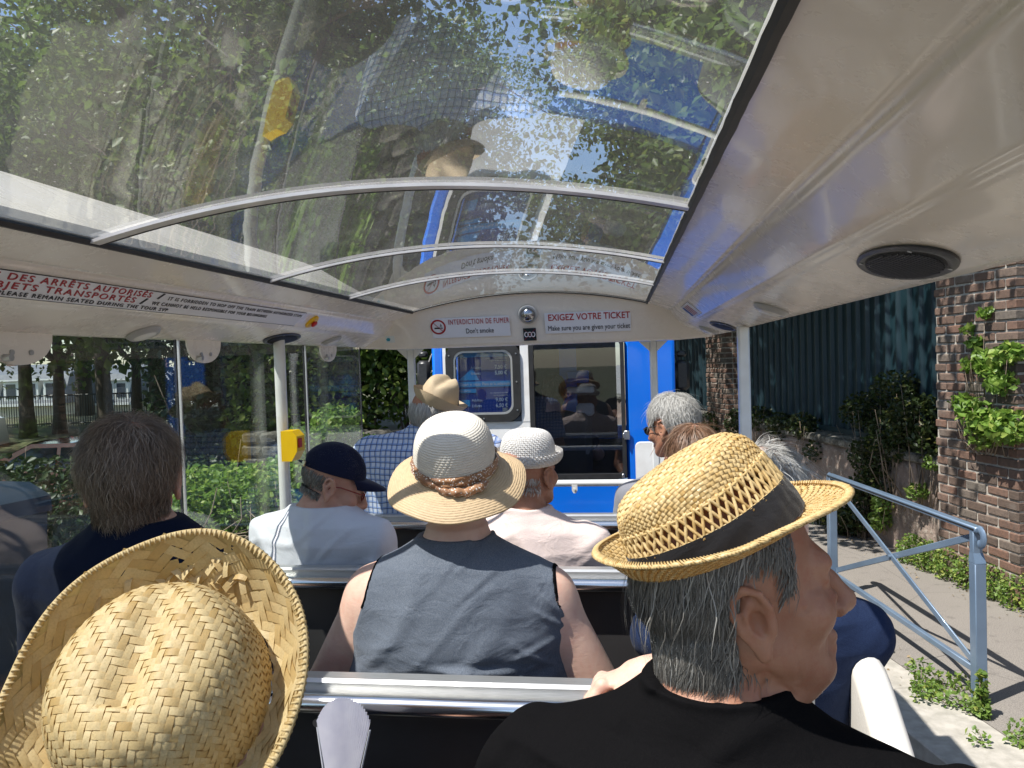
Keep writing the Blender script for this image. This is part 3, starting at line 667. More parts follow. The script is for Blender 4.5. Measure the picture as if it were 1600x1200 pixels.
def table_torso(P, tab, soft=1.0):
    z = P[:, 2]; tab = np.array(tab, np.float32); Z = tab[:, 0]
    cx, cy, a, b = [np.interp(z, Z, tab[:, k]) for k in (1, 2, 3, 4)]
    x = (P[:, 0]-cx); y = (P[:, 1]-cy); q = np.sqrt((x/a)**2+(y/b)**2+1e-9); d = (q-1)*np.minimum(a, b)*.9
    m = np.sqrt(x*x+y*y+1e-9); d2 = m*(1-1/q); d = np.where(q > 1, np.minimum(d2, d*1.0+0*d2) if False else d2*.85, d)
    return np.maximum(d, np.maximum(Z[0]-z, z-Z[-1]))
def head_sdf(q, ear=1, detail=1, old=0, es=1.0):
    "q in the head frame: origin between the ears, +Y face"
    d = ell(q, (0, -.014, .040), (.0765, .096, .088)); d = smin(d, ell(q, (0, .030, -.024), (.058, .066, .075)), .03)
    for s in (-1, 1):
        d = smin(d, cap(q, (s*.052, .0, -.045), (s*.022, .074, -.084), .020, .018), .025)
        d = smin(d, ell(q, (s*.040, .062, -.018), (.026, .026, .024)), .02)
    d = smin(d, ell(q, (0, .079, -.086), (.020, .016, .017)), .018)
    if old: d = smin(d, ell(q, (0, .032, -.108), (.043, .042, .024)), .03)
    d = smin(d, cap(q, (-.032, .080, .030), (.032, .080, .030), .014), .016)
    for s in (-1, 1):
        d = smax(d, -ell(q, (s*.031, .098, .010), (.018, .016, .013)), .012); d = smin(d, ell(q, (s*.031, .076, .010), (.013, .013, .012)), .003)
        d = smin(d, cap(q, (s*.018, .090, .018), (s*.043, .082, .016), .005, .004), .005)
    d = smin(d, chain(q, [(0, .090, .022), (0, .104, .0), (0, .1165, -.022)], [.0075, .0100, .0150], .006), .010)
    for s in (-1, 1): d = smin(d, ell(q, (s*.0135, .104, -.027), (.009, .013, .009)), .006)
    d = smin(d, cap(q, (-.018, .091, -.054), (.018, .091, -.054), .0085), .006); d = smin(d, cap(q, (-.015, .090, -.067), (.015, .090, -.067), .009), .006)
    d = smax(d, -ell(q, (0, .103, -.0605), (.024, .010, .0018)), .002)
    if old:
        for s in (-1, 1):
            for L_, a_, w_ in (([(.017, .106, -.022), (.030, .092, -.045), (.033, .082, -.066)], .0024, .0028), ([(.046, .070, -.030), (.044, .066, -.055), (.036, .066, -.080)], .0014, .0026), ([(.050, .070, .008), (.060, .056, .012), (.066, .042, .018)], .0012, .0022), ([(.050, .068, .002), (.061, .054, -.004), (.066, .042, -.008)], .0012, .0022), ([(.062, .035, -.035), (.060, .038, -.060), (.052, .040, -.082)], .0012, .0026), ([(.062, -.002, -.055), (.055, .020, -.085), (.035, .045, -.112)], .0020, .003), ([(.064, -.018, -.060), (.058, .005, -.100), (.040, .030, -.135)], .0020, .003)):
                e = None
                for u, v in zip(L_[:-1], L_[1:]):
                    c_ = cap(q, (s*u[0], u[1], u[2]), (s*v[0], v[1], v[2]), 0); e = c_ if e is None else np.minimum(e, c_)
                d = d+a_*np.exp(-(e/w_)**2)-a_*.35*np.exp(-((e-w_*2.2)/w_)**2)
            d = smin(d, ell(q, (s*.030, .088, -.004), (.014, .008, .006)), .010)     # bags under the eyes
    if ear:
        for s in (-1, 1):
            E = np.array((s*.0765, -.004, -.004)); qq = q-E.astype(np.float32)
            # splayed pinna
            R = np.array((Matrix.Rotation(s*R_(-24), 3, 'Z') @ Matrix.Rotation(R_(9), 3, 'X')), np.float32); k = (qq @ R)/es
            base = ell(k, (s*.006, -.002, .002), (.007, .019, .031))
            hel = chain(k, [(s*.004, .010, -.004), (s*.010, .013, .012), (s*.015, .007, .028), (s*.016, -.006, .034), (s*.016, -.018, .026), (s*.015, -.0215, .010), (s*.013, -.018, -.008), (s*.010, -.011, -.022)], [.0030, .0036, .0040, .0042, .0042, .004, .0036, .004], .003)
            anti = chain(k, [(s*.012, -.004, .020), (s*.013, -.011, .008), (s*.012, -.011, -.006), (s*.010, -.004, -.015)], [.0028, .0036, .0036, .003], .003)
            lob = ell(k, (s*.008, -.003, -.030), (.005, .009, .012)); trg = ell(k, (s*.007, .010, -.008), (.004, .005, .007))
            conch = ell(k, (s*.014, .000, -.001), (.010, .0085, .014))
            e = smax(base, -conch, .004); e = smin(e, hel, .003); e = smin(e, anti, .003); e = smin(e, lob, .005); e = smin(e, trg, .003)
            e = smin(e, cap(k, (-s*.004, .0, 0), (s*.004, .0, .0), .013, .010), .006); e = np.maximum(e, -conch-.0005)*es
            d = smin(d, e, .004)
    return d
def hand_sdf(P, W_, Rm, *a, **k):
    d = vlen(P-np.asarray(W_, np.float32))-.10; m = d < .14
    if m.any(): d[m] = hand_core(P[m], W_, Rm, *a, **k)
    return d
def hand_core(P, W_, Rm, side=1, curl=.5, spread=1.0, sc=1.0, thumb=1):
    "Rm columns: across (towards the thumb), along the fingers, out of the back of the hand"
    k = ((P-np.asarray(W_, np.float32)) @ np.asarray(Rm, np.float32))/sc
    d = ell(k, (0, .048, 0), (.043, .056, .0145)); d = smin(d, cap(k, (0, -.02, 0), (0, .02, 0), .026, .027), .02); d = smin(d, cap(k, (-.03, .085, .001), (.03, .088, .001), .0105), .012)
    for i, (x, L, r) in enumerate(((.031, .072, .0090), (.0105, .080, .0092), (-.0105, .074, .0088), (-.031, .058, .0078))):
        a = curl*(1+.12*(i-1.5)); p = np.array((x, .090-.004*abs(i-1.3), .002)); pts = [p]; ang = .15
        for seg, cu in zip((.45, .31, .24), (a*.75, a*1.15, a*.8)):
            ang += cu; p = p+L*seg*np.array((x*.25*spread, math.cos(ang), -math.sin(ang))); pts.append(p)
        f = chain(k, pts, [r*1.12, r*1.06, r*.95, r*.80], .002)
        f = smin(f, ell(k, pts[0]+np.array((0, 0, .004)), (.008, .009, .007)), .006); d = smin(d, f, .0045)
    if thumb: d = smin(d, chain(k, [(.022, .015, -.004), (.046, .045, -.010), (.052, .072, -.018), (.048, .094, -.026)], [.015, .0125, .0105, .0085], .004), .010)
    for x in (.02, .0, -.02): d = d-.0006*np.exp(-((k[:, 0]-x-.1*(k[:, 1]-.05))/.003)**2)*(k[:, 2] > 0)
    return d*sc
def wrinkle(P, amp, seed=0, sx=1.0):
    x, y, z = P[:, 0]*sx, P[:, 1]*sx, P[:, 2]*sx; s = seed*1.7
    w1 = np.sin(23*z+9*x+3*np.sin(11*x+s)+2*np.sin(13*y+s)+s); w2 = np.sin(31*x-14*z+3*np.sin(9*z+2*s)+1.3*s); w3 = np.sin(52*z-25*x+2*np.sin(17*x+s))
    m = .5+.5*np.sin(6*x+5*z+s)
    return amp*(np.maximum(w1, 0)**3*m+np.maximum(w2, 0)**4*(1-m)+.35*np.maximum(w3, 0)**4)
BASE = [(-.04, .19, .15), (.06, .185, .145), (.16, .175, .13), (.28, .175, .12), (.40, .19, .12), (.48, .195, .115), (.535, .165, .10), (.565, .115, .082), (.60, .068, .064), (.66, .056, .058)]
def person(name_label, origin, heading, head, hyaw, hpitch, hroll=0, w=1.0, dep=1.0, neckz=.60, skin='skin', shirt=None, hair=None, h=.005, hh=None, table=None, arms=None, shirt_label=None, neck_r=.056, sleeves=.5, clip=None, wamp=.004, collar=None, no_ear=False, trousers='trousers', hlo=None, arf=1.0, trim=None, ncut=.055, group='passengers', extra_hand=None, inflate=.009, hair_kw=None, age=0, neckopen=.075, cat='person', sh_drop=0, legs=True, pz=None):
    """origin: point on the seat under the hips; head: head centre; both in the world"""
    o = Vector(origin); Rw = RZ(-heading); Ri = Rw.inverted(); root = empty('person', o, -heading, label=name_label, cat=cat, group=group)
    Hc = np.array(Ri @ (Vector(head)-o), np.float32); Rh = rotm(hyaw-heading, hpitch, hroll)
    nb = Hc+np.array((0, 0, -.11), np.float32)+(Rh @ np.array((0, -.035, -.02), np.float32))*.8
    tab0 = table or BASE; zn = neckz; tab = []
    for z, a, b in tab0:
        zz = z*zn/.60; k = min(1, max(0, zz/zn)); kk = k*k*(3-2*k); tab.append((zz, nb[0]*kk, nb[1]*kk*.9, a*w if zz < zn*.93 else a, b*dep if zz < zn*.93 else b))
    tab = [t_ for t_ in tab if t_[0] <= zn*1.02]
    sx = .185*w; szz = zn*.81-sh_drop; cxs = nb[0]*.8; cys = nb[1]*.8
    if arms is None: arms = {}
    A = {}
    for s in (-1, 1):
        S0 = np.array((cxs+s*sx, cys, szz)); E0, W0_ = arms.get(s, (S0+np.array((s*.055, .05, -.29)), S0+np.array((s*-.02, .26, -.36)))); A[s] = (S0, np.array(E0), np.array(W0_))
    ar = .050*(.5+.5*w)*arf
    def torso(P, inf=0):
        d = table_torso(P, tab)
        for s in (-1, 1): d = smin(d, cap(P, (cxs, cys, szz+.055), A[s][0], .055, ar*1.05), .05)
        return d-inf
    def arm(P, s, inf=0, upto=1.0):
        S0, E0, W0_ = A[s]; d = cap(P, S0, E0, ar, ar*.90)
        if upto > 1: d = smin(d, cap(P, E0, W0_, ar*.80, .028), .02)
        return d-inf
    def body(P):
        q = (P-Hc) @ Rh
        far = vlen(P-Hc) > .24; hd = np.full(len(P), 9., np.float32)
        if (~far).any(): hd[~far] = head_sdf(q[~far], ear=not no_ear, old=age, es=1.02 if age else 1.0)
        hd[far] = vlen(P[far]-Hc)-.14
        d = torso(P)
        nk = cap(P, nb+np.array((0, 0, -.05), np.float32), Hc+Rh @ np.array((0, -.022, -.035), np.float32), neck_r*1.08, neck_r); d = smin(d, nk, .03)
        if age: 
            for m_ in range(3): d = d+.0022*age*np.exp(-((vlen((q-np.array((.0, .03, -.13), np.float32))*np.array((1, 1, .9), np.float32))-(.075+.016*m_))/.0025)**2)
        d = smin(d, hd, .012)
        for s in (-1, 1): d = smin(d, arm(P, s, 0, 2), .03)
        if legs:
            for s in (-1, 1): d = smin(d, cap(P, (s*.10, .05, .0), (s*.11, .40, .0), .075, .055), .03); d = smin(d, cap(P, (s*.11, .40, .0), (s*.11, .36, -.40), .05, .035), .02)
        if legs:
            for s in (-1, 1):
                S0, E0, W0_ = A[s]
                if extra_hand and extra_hand[0] == s: continue
                f = (W0_-E0); f = f/np.linalg.norm(f); up = np.array((0, 0, 1.)); up = up-f*(up @ f); up /= np.linalg.norm(up); ac = np.cross(f, up)*1.0; ac = ac if ac[0]*s < 0 else -ac
                d = smin(d, hand_sdf(P, W0_+f*.02, np.stack([ac, f, up], 1), curl=.6), .008)
        return d
    lo = np.minimum(Hc-.16, (-.46, -.28, .05 if legs else .05)); hi = np.maximum(Hc+.17, (.46, .5, .3))
    for s in (-1, 1): lo = np.minimum(lo, np.minimum(A[s][1], A[s][2])-.13); hi = np.maximum(hi, np.maximum(A[s][1], A[s][2])+.13)
    lo[2] = -.06
    # head and neck finely, torso and arms coarser; the seam is a shared cut just inside the collar
    V, Q = nets(lambda P: np.maximum(body(P), -.0-9+0*P[:, 0]), lo, hi, h)
    bodyo = fast_mesh('body', V, Q, M[skin], root, smooth=True)
    if shirt:
        def sh(P):
            d = torso(P)
            if sleeves:
                for s in (-1, 1):
                    S0, E0, W0_ = A[s]
                    if sleeves >= 1.5: a_ = smin(cap(P, S0, E0, ar*1.05, ar*.95), cap(P, E0, E0+(W0_-E0)*min(1, sleeves-1), ar*.92, .036), .02)
                    else: a_ = cap(P, S0, S0+(E0-S0)*sleeves, ar*1.06, ar*1.10); pl_ = (P-(S0+(E0-S0)*sleeves).astype(np.float32)) @ ((E0-S0)/np.linalg.norm(E0-S0)).astype(np.float32); a_ = np.maximum(a_, pl_)
                    d = smin(d, a_, .03)
            d = d-inflate-wrinkle(P, wamp, len(name_label))
            nkc = nb+np.array((0, .010, .055), np.float32); d = smax(d, -(cap(P, nkc+np.array((0, 0, .0), np.float32), nkc+np.array((0, .02, .2), np.float32), neckopen)), .004)
            d = np.maximum(d, P[:, 2]-(nb[2]+ncut))
            if collar: 
                c0 = nb+np.array((0, .0, .025), np.float32); qq = P-c0; rr = np.sqrt((qq[:, 0]/1.05)**2+(qq[:, 1]-.006)**2); zz = qq[:, 2]+.35*qq[:, 1]
                ring_ = np.sqrt(np.maximum(np.abs(rr-.070-.10*(-zz+.02)*1.0)-.0025, 0)**2+np.maximum(np.abs(zz)-.022, 0)**2)-.002; d = np.minimum(d, ring_)
            if clip: d = clip(P, d)
            return d
        lo2 = lo.copy(); hi2 = hi.copy(); hi2[2] = nb[2]+.09; lo2[2] = .02
        V, Q = nets(lambda P: np.maximum(sh(P), .03-P[:, 2]), lo2, hi2, h); so_ = fast_mesh('shirt', V, Q, M[shirt], root, smooth=True)
        if shirt_label: so_['label'] = shirt_label
        if trim:
            V, Q = nets(lambda P: np.maximum(trim(P), np.maximum(sh(P)-.0016, .03-P[:, 2])), lo2, hi2, h*.8, slack=.006); fast_mesh('trim', V, Q, M['black_cloth'], root, smooth=True)
    if legs:
        def tr(P):
            d = table_torso(P, [(t_[0], t_[1], t_[2], t_[3]+.014, t_[4]+.014) for t_ in tab][:3]+[(tab[2][0]+.001, tab[2][1], tab[2][2], tab[2][3], tab[2][4])])
            for s in (-1, 1): d = smin(d, cap(P, (s*.10, .05, .0), (s*.11, .41, .0), .088, .070), .03); d = smin(d, cap(P, (s*.11, .41, .0), (s*.11, .37, -.38), .066, .056), .02)
            return d
        V, Q = nets(tr, (-.3, -.22, -.44), (.3, .52, .2), .014); fast_mesh('trousers', V, Q, M[trousers], root, smooth=True)
    if hair: hair_mesh(root, Hc, Rh, **{**dict(mt=hair), **(hair_kw or {})})
    return root, Hc, Rh
def hair_mesh(root, Hc, Rh, mt='hair_grey', n=5000, L=.06, seg=9, width=.0016, thick=.010, seed=1, messy=.25, whorl=(0, -.05, .13), hairline=.045, low=-.075, side=.02, wave=.15, comb=(0, 0, -1.0), rad=(.0790, .0985, .0905), lift=0, zmax=None, clump=14, fly=.02, name='hair', cut=None, front=False):
    r = np.random.default_rng(seed); c = np.array((0, -.014, .040)); rad = np.array(rad)
    d = r.normal(size=(n*4, 3)); d /= vlen(d)[:, None]; p = c+d*rad
    y, z = p[:, 1], p[:, 2]; lim = np.where(z > .07, hairline, np.where(z > .0, side+(z/.07)*(hairline-side), np.where(z > -.03, -.012, -.03)))
    k = (y < lim) & (z > low)
    if zmax is not None: k &= z < zmax
    if cut: k &= z < cut[0]+cut[1]*y
    k &= ~((np.abs(y+.004) < .024) & (np.abs(z-.0) < .034) & (np.abs(p[:, 0]) > .06))
    p = p[k][:n]; n = len(p); w_ = np.array(whorl); cid = (r.permutation(n) % max(1, n//clump)); 
    # clump by nearest of random seeds
    sd = p[r.permutation(n)[:max(2, n//clump)]]; cid = np.argmin(((p[:, None, :]-sd[None])**2).sum(-1), 1) if n*len(sd) < 4e6 else cid
    cn = r.normal(size=(cid.max()+1, 3)); cph = r.random(cid.max()+1)*6.28; lay = r.random(n)**1.3*thick; Ls = L*(.75+.4*r.random(n))*np.clip((p[:, 2]+.135)/.09, .45, 1); fl = (r.random(n) < fly)
    pts = [p+((p-c)/vlen(p-c)[:, None])*0]; pos = p.copy(); cv = np.array(comb)
    for s in range(seg):
        nr = (pos-c)/(rad*rad); nr /= vlen(nr)[:, None]; away = pos-w_; away /= vlen(away)[:, None]+1e-6
        tq = s/seg; inw = np.stack([-pos[:, 0], -(pos[:, 1]+.03), 0*pos[:, 0]], 1)*(8*np.clip((-.02-pos[:, 2])/.06, 0, 1))[:, None]; g = away*.7*(1-tq)+inw+cv*(.35+.9*tq)+cn[cid]*messy+r.normal(size=(n, 3))*.05+np.sin(cph[cid]+tq*9)[:, None]*np.cross(nr, cv)*wave
        g = g-nr*(g*nr).sum(1)[:, None]*.92; g /= vlen(g)[:, None]+1e-6; g = g+nr*(lift+fl*.5)[:, None] if np.ndim(lift+fl*.5) else g
        pos = pos+g*(Ls/seg)[:, None]
        e = np.sqrt((((pos-c)/rad)**2).sum(1)); tgt = 1+lay/.09*min(1, .25+tq*1.5); low_ = e < tgt; pos = np.where(low_[:, None], c+(pos-c)/e[:, None]*tgt[:, None], pos)
        # below the skull keep clear of the neck
        rr = np.sqrt(pos[:, 0]**2+(pos[:, 1]+.03)**2); nk = (pos[:, 2] < -.03) & (rr < .060+lay*.6); kx = np.where(nk, (.060+lay*.6)/np.maximum(rr, .01), 1); pos[:, 0] *= kx; pos[:, 1] = (pos[:, 1]+.03)*kx-.03
        if cut: pos[:, 2] = np.minimum(pos[:, 2], cut[0]+cut[1]*pos[:, 1]-.001)
        pts.append(pos.copy())
    T = np.stack(pts, 1)
    bad = ((np.abs(T[..., 0]) > .058) & (T[..., 1] > -.024) & (T[..., 1] < .030) & (T[..., 2] < .030) & (T[..., 2] > -.050)).any(1)
    bad |= ((T[..., 1] > .03) & (T[..., 2] < -.02)).any(1)
    if front: bad = (T[:, 0, 1] < -.035) | ((T[:, 0, 1] < .028) & (T[:, 0, 2] < .050)) | (np.abs(T[:, 0, 0]) < .040)
    T = T[~bad]; n = len(T); nr = (T-c)/(rad*rad); nr /= vlen(nr)[..., None]; tg = np.gradient(T, axis=1); tg /= vlen(tg)[..., None]+1e-9; sd_ = np.cross(tg, nr); sd_ /= vlen(sd_)[..., None]+1e-9
    wd = width*np.array([1, 1, 1, 1, .95, .9, .8, .65, .45, .2, .15, .1])[:seg+1][None, :, None]*(.7+.6*r.random(n))[:, None, None]
    V = np.stack([T-sd_*wd/2, T+nr*wd*.25, T+sd_*wd/2], 2).reshape(-1, 3)         # shallow roof-shaped strand
    m = seg+1; b = (np.arange(n)[:, None, None]*m*3+np.arange(seg)[None, :, None]*3); Q = []
    for j in (0, 1): Q.append((b+np.array([j, j+1, j+4, j+3])).reshape(-1, 4))
    V = V @ Rh.T+Hc
    return fast_mesh(name, V, np.concatenate(Q), M[mt], root, smooth=True)
# ------------------------------------------------------------------ hats
def weave(S, ni, nj, cell, period=4, amp=.0009, keep=None, closed=False, na=5, wid=.93, over=1.12, start=(0, 0), jit=.0, seed=0, diag=False, flip=False):
    "floats of a woven sheet: each visible strip end is a small bowed patch; S maps (i,j) arrays to points"
    m = period//2; out = []; r = np.random.default_rng(seed)
    I, J = np.meshgrid(np.arange(start[0], start[0]+ni), np.arange(start[1], start[1]+nj), indexing='ij'); I = I.ravel(); J = J.ravel()
    for kind in (0, 1):
        ph = ((I-J) % period) if diag else ((I+J) % period)
        if kind == 0: sel = ph == 0; i0, j0 = I[sel].astype(float), J[sel].astype(float)
        else:
            sel = ph == m; i0, j0 = I[sel].astype(float), J[sel].astype(float)
            if diag: j0 = j0-(m-1)
        s = np.linspace(-(over-1)*m, m+(over-1)*m, na); tt = np.array([.5-wid/2, .5, .5+wid/2])
        A_ = np.repeat(s, 3)[None, :]; B_ = np.tile(tt, na)[None, :]; n = len(i0); jt = r.normal(size=(n, 1))*jit
        if kind == 0: a, b = i0[:, None]+A_, j0[:, None]+B_+jt
        else: a, b = i0[:, None]+B_+jt, j0[:, None]+A_
        if keep is not None:
            k = keep(i0+(m/2 if kind == 0 else .5), j0+(.5 if kind == 0 else m/2)); a, b = a[k], b[k]; n = len(a)
        if n == 0: continue
        hh = amp*(1-2.0*((A_-m/2)/(m/2*over))**2)-amp*.25*np.abs(B_-.5)*2+r.normal(size=(n, 1))*amp*.15
        e = .05; P = S(a, b); Pa = S(a+e, b)-P; Pb = S(a, b+e)-P; N_ = np.cross(Pa, Pb)*(-1 if flip else 1); N_ /= vlen(N_)[..., None]+1e-12
        out.append(P+N_*hh[..., None])
    V = np.concatenate([o.reshape(-1, na*3, 3) for o in out]); n = len(V); Q = []
    for x in range(na-1):
        for y in range(2): Q.append(np.arange(n)[:, None]*na*3+np.array([x*3+y, x*3+y+1, (x+1)*3+y+1, (x+1)*3+y]))
    return V.reshape(-1, 3), np.concatenate(Q)
def merge(parts):
    V = []; Q = []; n = 0
    for v, q in parts: V.append(v); Q.append(q+n); n += len(v)
    return np.concatenate(V), np.concatenate(Q)
def strawmat(name, a, b, c, tr=.35, grain=(400, 400, 400), rough=.55, bs=.4):
    t = NT(name); i = t.island(); n = t.noise(1.0, 3, t.obj(grain)); col = t.mix(t.ramp(i, 0, .6), a, b); col = t.mix(t.ramp(i, .7, 1), col, c); col = t.mix(t.math('MULTIPLY', t.ramp(n, .45, .7), .35), col, tuple(x*.6 for x in a)); col = t.mix(t.math('MULTIPLY', t.ramp(t.noise(14, 4), .5, .7), .35), col, tuple(x*.8 for x in b))
    p = t.pr(Base_Color=col, Roughness=rough, Specular_IOR_Level=.4, Normal=t.bump(n, bs, .0006)); tl = t.n('ShaderNodeBsdfTranslucent', {'Color': t.mix(.5, col, (.85, .55, .15))})
    return t.done(t.n('ShaderNodeMixShader', {0: tr, 1: p, 2: tl}))
M['straw'] = strawmat('split straw', (.60, .45, .21), (.68, .54, .29), (.50, .34, .13), .30)
M['straw2'] = strawmat('toyo straw', (.68, .47, .20), (.76, .57, .29), (.58, .36, .12), .18, rough=.35)
M['straw_under'] = strawmat('straw lining', (.50, .36, .15), (.55, .40, .18), (.4, .27, .1), .4)
def prof_fn(pts):
    "polyline (r, z) -> smooth function of arc length"
    P = np.array(pts, float)
    for _ in range(3): # Chaikin
        Q = [P[0]]
        for a, b in zip(P[:-1], P[1:]): Q += [a*.75+b*.25, a*.25+b*.75]
        Q.append(P[-1]); P = np.array(Q)
    s = np.concatenate([[0], np.cumsum(vlen(np.diff(P, axis=0)))])
    return s[-1], (lambda q: (np.interp(q, s, P[:, 0]), np.interp(q, s, P[:, 1])))
def place(o, M4): o.matrix_world = M4
def hat_M(Hc_world, Rh_world, off=(0, -.005, .075), tilt=0, roll=0, yaw=0):
    R4 = Matrix(Rh_world.tolist()).to_4x4() @ Matrix.Rotation(-yaw, 4, 'Z') @ Matrix.Rotation(tilt, 4, 'X') @ Matrix.Rotation(roll, 4, 'Y'); return Matrix.Translation(Vector(Hc_world)+R4 @ Vector(off)) @ R4
exec_people = True
# ------------------------------------------------------------------ the passengers
M['trousers'] = cloth('dark trousers', (.03, .035, .05)); M['black_cloth'] = cloth('black jersey', (.005, .0047, .0052), (.008, .0075, .008), bump=.4, sheen=.0, spec=.03)
M['navy'] = cloth('navy jersey', (.006, .009, .022), (.010, .015, .035), sheen=.05, spec=.06); M['denim'] = cloth('navy linen', (.010, .018, .050), (.02, .034, .08), 500, sheen=.05)
M['tank'] = cloth('blue grey marl', (.075, .092, .122), (.185, .205, .24), 600, .6, sheen=.15); M['white_cloth'] = cloth('white shirt', (.62, .62, .66), (.70, .70, .74), sheen=.1)
M['pink_cloth'] = cloth('pale pink blouse', (.70, .56, .52), (.76, .63, .58), 300, .6); M['grey_cloth'] = cloth('grey shirt', (.2, .2, .22))
def plaid():
    t = NT('blue plaid'); s = t.n('ShaderNodeSeparateXYZ', {0: t.obj()}); col = (.62, .66, .78)
    def lines(ax, f, w0, ph=0.): return t.math('LESS_THAN', t.math('FRACT', t.math('ADD', t.math('MULTIPLY', ax, f), ph)), w0)
    wob = t.math('MULTIPLY', t.noise(6, 2), .03); X_ = t.math('ADD', s.outputs[0], wob); Z_ = t.math('ADD', s.outputs[2], wob)
    for ax in (X_, Z_):
        col = t.mix(t.math('MULTIPLY', lines(ax, 42, .30), .75), col, (.22, .34, .66)); 
    for ax in (X_, Z_): col = t.mix(t.math('MULTIPLY', lines(ax, 42, .13, .08), .85), col, (.02, .04, .16))
    return t.done(t.pr(Base_Color=col, Roughness=.85, Normal=t.bump(t.noise(14, 4), .4, .006)))
M['plaid'] = plaid()
t = NT('blue white stripe'); s = t.n('ShaderNodeSeparateXYZ', {0: t.obj()}); M['stripe'] = t.done(t.pr(Base_Color=t.mix(t.math('LESS_THAN', t.math('FRACT', t.math('MULTIPLY', s.outputs[2], 260)), .45), (.70, .73, .80), (.18, .30, .52)), Roughness=.85))
PEOPLE = {}
# --- man in the straw fedora (right, closest)
hA = (.118, .857, 1.592)
pA = person('man in a black shirt with grey hair, face turned right under the black banded fedora', (.13, .86, .80), R_(14), hA, R_(79), R_(4), 0, w=1.15, dep=1.15, neckz=.690, skin='skin_red', shirt='black_cloth', hair='hair_grey', h=.0030, sleeves=.75, wamp=.012, age=1, neckopen=.066, neck_r=.060, sh_drop=.012, arms={1: ((.50, .05, .575), (.62, .26, .52)), -1: ((-.25, .17, .46), (-.16, .40, .38))},
    hair_kw=dict(n=16000, L=.074, width=.0010, thick=.013, seed=3, messy=.14, wave=.25, hairline=.02, side=.040, low=-.088, comb=(0, -.35, -1.0), cut=(.082, .36), clump=26, seg=10, fly=.01))
hair_mesh(pA[0], pA[1], pA[2], 'hair_grey', n=4500, L=.020, width=.0009, thick=.003, seed=33, messy=.15, hairline=.045, side=.044, low=-.012, comb=(0, -.1, -1.0), cut=(.075, .36), seg=5, whorl=(0, .2, .13), name='sideburn', front=True)
# --- the person under the wide straw hat
hC = (-.535, .86, 1.440)
pC = person('person hidden under the large frayed straw hat', (-.54, .92, .80), 0, hC, R_(-5), R_(22), 0, w=1.0, neckz=.56, shirt='grey_cloth', h=.007)
# --- woman in the middle
hW = (-.358, 1.63, 1.585)
TW = [(-.04, .24, .17), (.10, .25, .175), (.20, .25, .17), (.30, .255, .165), (.38, .245, .16), (.43, .235, .15), (.455, .228, .142), (.49, .232, .146), (.53, .224, .14), (.58, .205, .13), (.63, .18, .115), (.665, .155, .10), (.69, .11, .085), (.715, .075, .07), (.74, .06, .062)]
TW = [(z*.60/.74, a, b) for z, a, b in TW]
def tankclip(P, d):
    # arm holes: cut everything outside the straps
    s = np.abs(P[:, 0]-.020); z = P[:, 2]; lim = np.interp(z, [.40, .50, .56, .62, .67, .72], [.30, .228, .203, .192, .182, .165]); d = smax(d, (s-lim)*.8, .004)
    for (x0, z0, x1, z1, a_, w_) in FOLDS:
        ux, uz = x1-x0, z1-z0; L2 = ux*ux+uz*uz; h_ = np.clip(((P[:, 0]-x0)*ux+(P[:, 2]-z0)*uz)/L2, 0, 1); dx, dz = P[:, 0]-x0-h_*ux, P[:, 2]-z0-h_*uz; sg = (dx*-uz+dz*ux)/math.sqrt(L2); e = np.sqrt(dx*dx+dz*dz); tp = np.sin(np.clip(h_, .06, .94)*math.pi); d = d-a_*tp*np.exp(-((e-0)/w_)**2)*np.where(sg > 0, 1, -.45)*np.minimum(e/w_*2, 1)
    return d
def tanktrim(P):
    s = np.abs(P[:, 0]-.020); lim = np.interp(P[:, 2], [.40, .50, .56, .62, .67, .72], [.30, .228, .203, .192, .182, .165]); return np.where(P[:, 2] > .545, np.abs(s-lim+.0012)-.0034, .02)
def fl(px0, py0, px1, py1, a_, w_): p, q = at(px0, py0, 1.47), at(px1, py1, 1.47); return (p.x+.362, p.z-.8, q.x+.362, q.z-.8, a_, w_)
FOLDS = [fl(820, 1052, 660, 1036, .013, .016), fl(765, 838, 700, 905, .006, .009), fl(740, 850, 690, 880, -.004, .007), fl(700, 960, 790, 890, .003, .012), fl(880, 980, 830, 925, .007, .009), fl(890, 1005, 820, 955, .006, .009), fl(870, 1060, 790, 1000, .005, .011), fl(870, 1010, 790, 1035, .005, .012), fl(560, 1030, 640, 1010, .003, .012)]
pW = person('large woman in a blue grey sleeveless top seen from behind in the middle', (-.362, 1.62, .80), 0, hW, R_(0), R_(10), 0, w=1.0, dep=1.0, neckz=.70, skin='skin_pale', shirt='tank', h=.0042, table=TW, sleeves=0, clip=tankclip, wamp=.005, arf=1.22, trim=tanktrim, arms={-1: ((-.305, .0, .33), (-.22, .26, .20)), 1: ((.300, .0, .33), (.22, .26, .20))}, neckopen=.078, ncut=.030, inflate=.007, sh_drop=.02, hair=None, no_ear=False)
# --- grey haired man at the left window
hD = (-.985, 1.425, 1.632)
pD = person('grey brown haired man in a navy polo seen from behind at the left window', (-1.0, 1.58, .80), 0, hD, R_(-26), R_(4), 0, w=1.10, neckz=.765, skin='skin', shirt='navy', hair='hair_brown_grey', h=.0045, sleeves=.7, neckopen=.066,
    hair_kw=dict(n=18000, L=.066, width=.0010, thick=.022, rad=(.0830, .0985, .0905), seed=5, messy=.22, wave=.50, hairline=.07, side=.03, low=-.080, whorl=(.02, -.045, .13), clump=30, fly=.02, comb=(0, -.3, -1.0), seg=10))
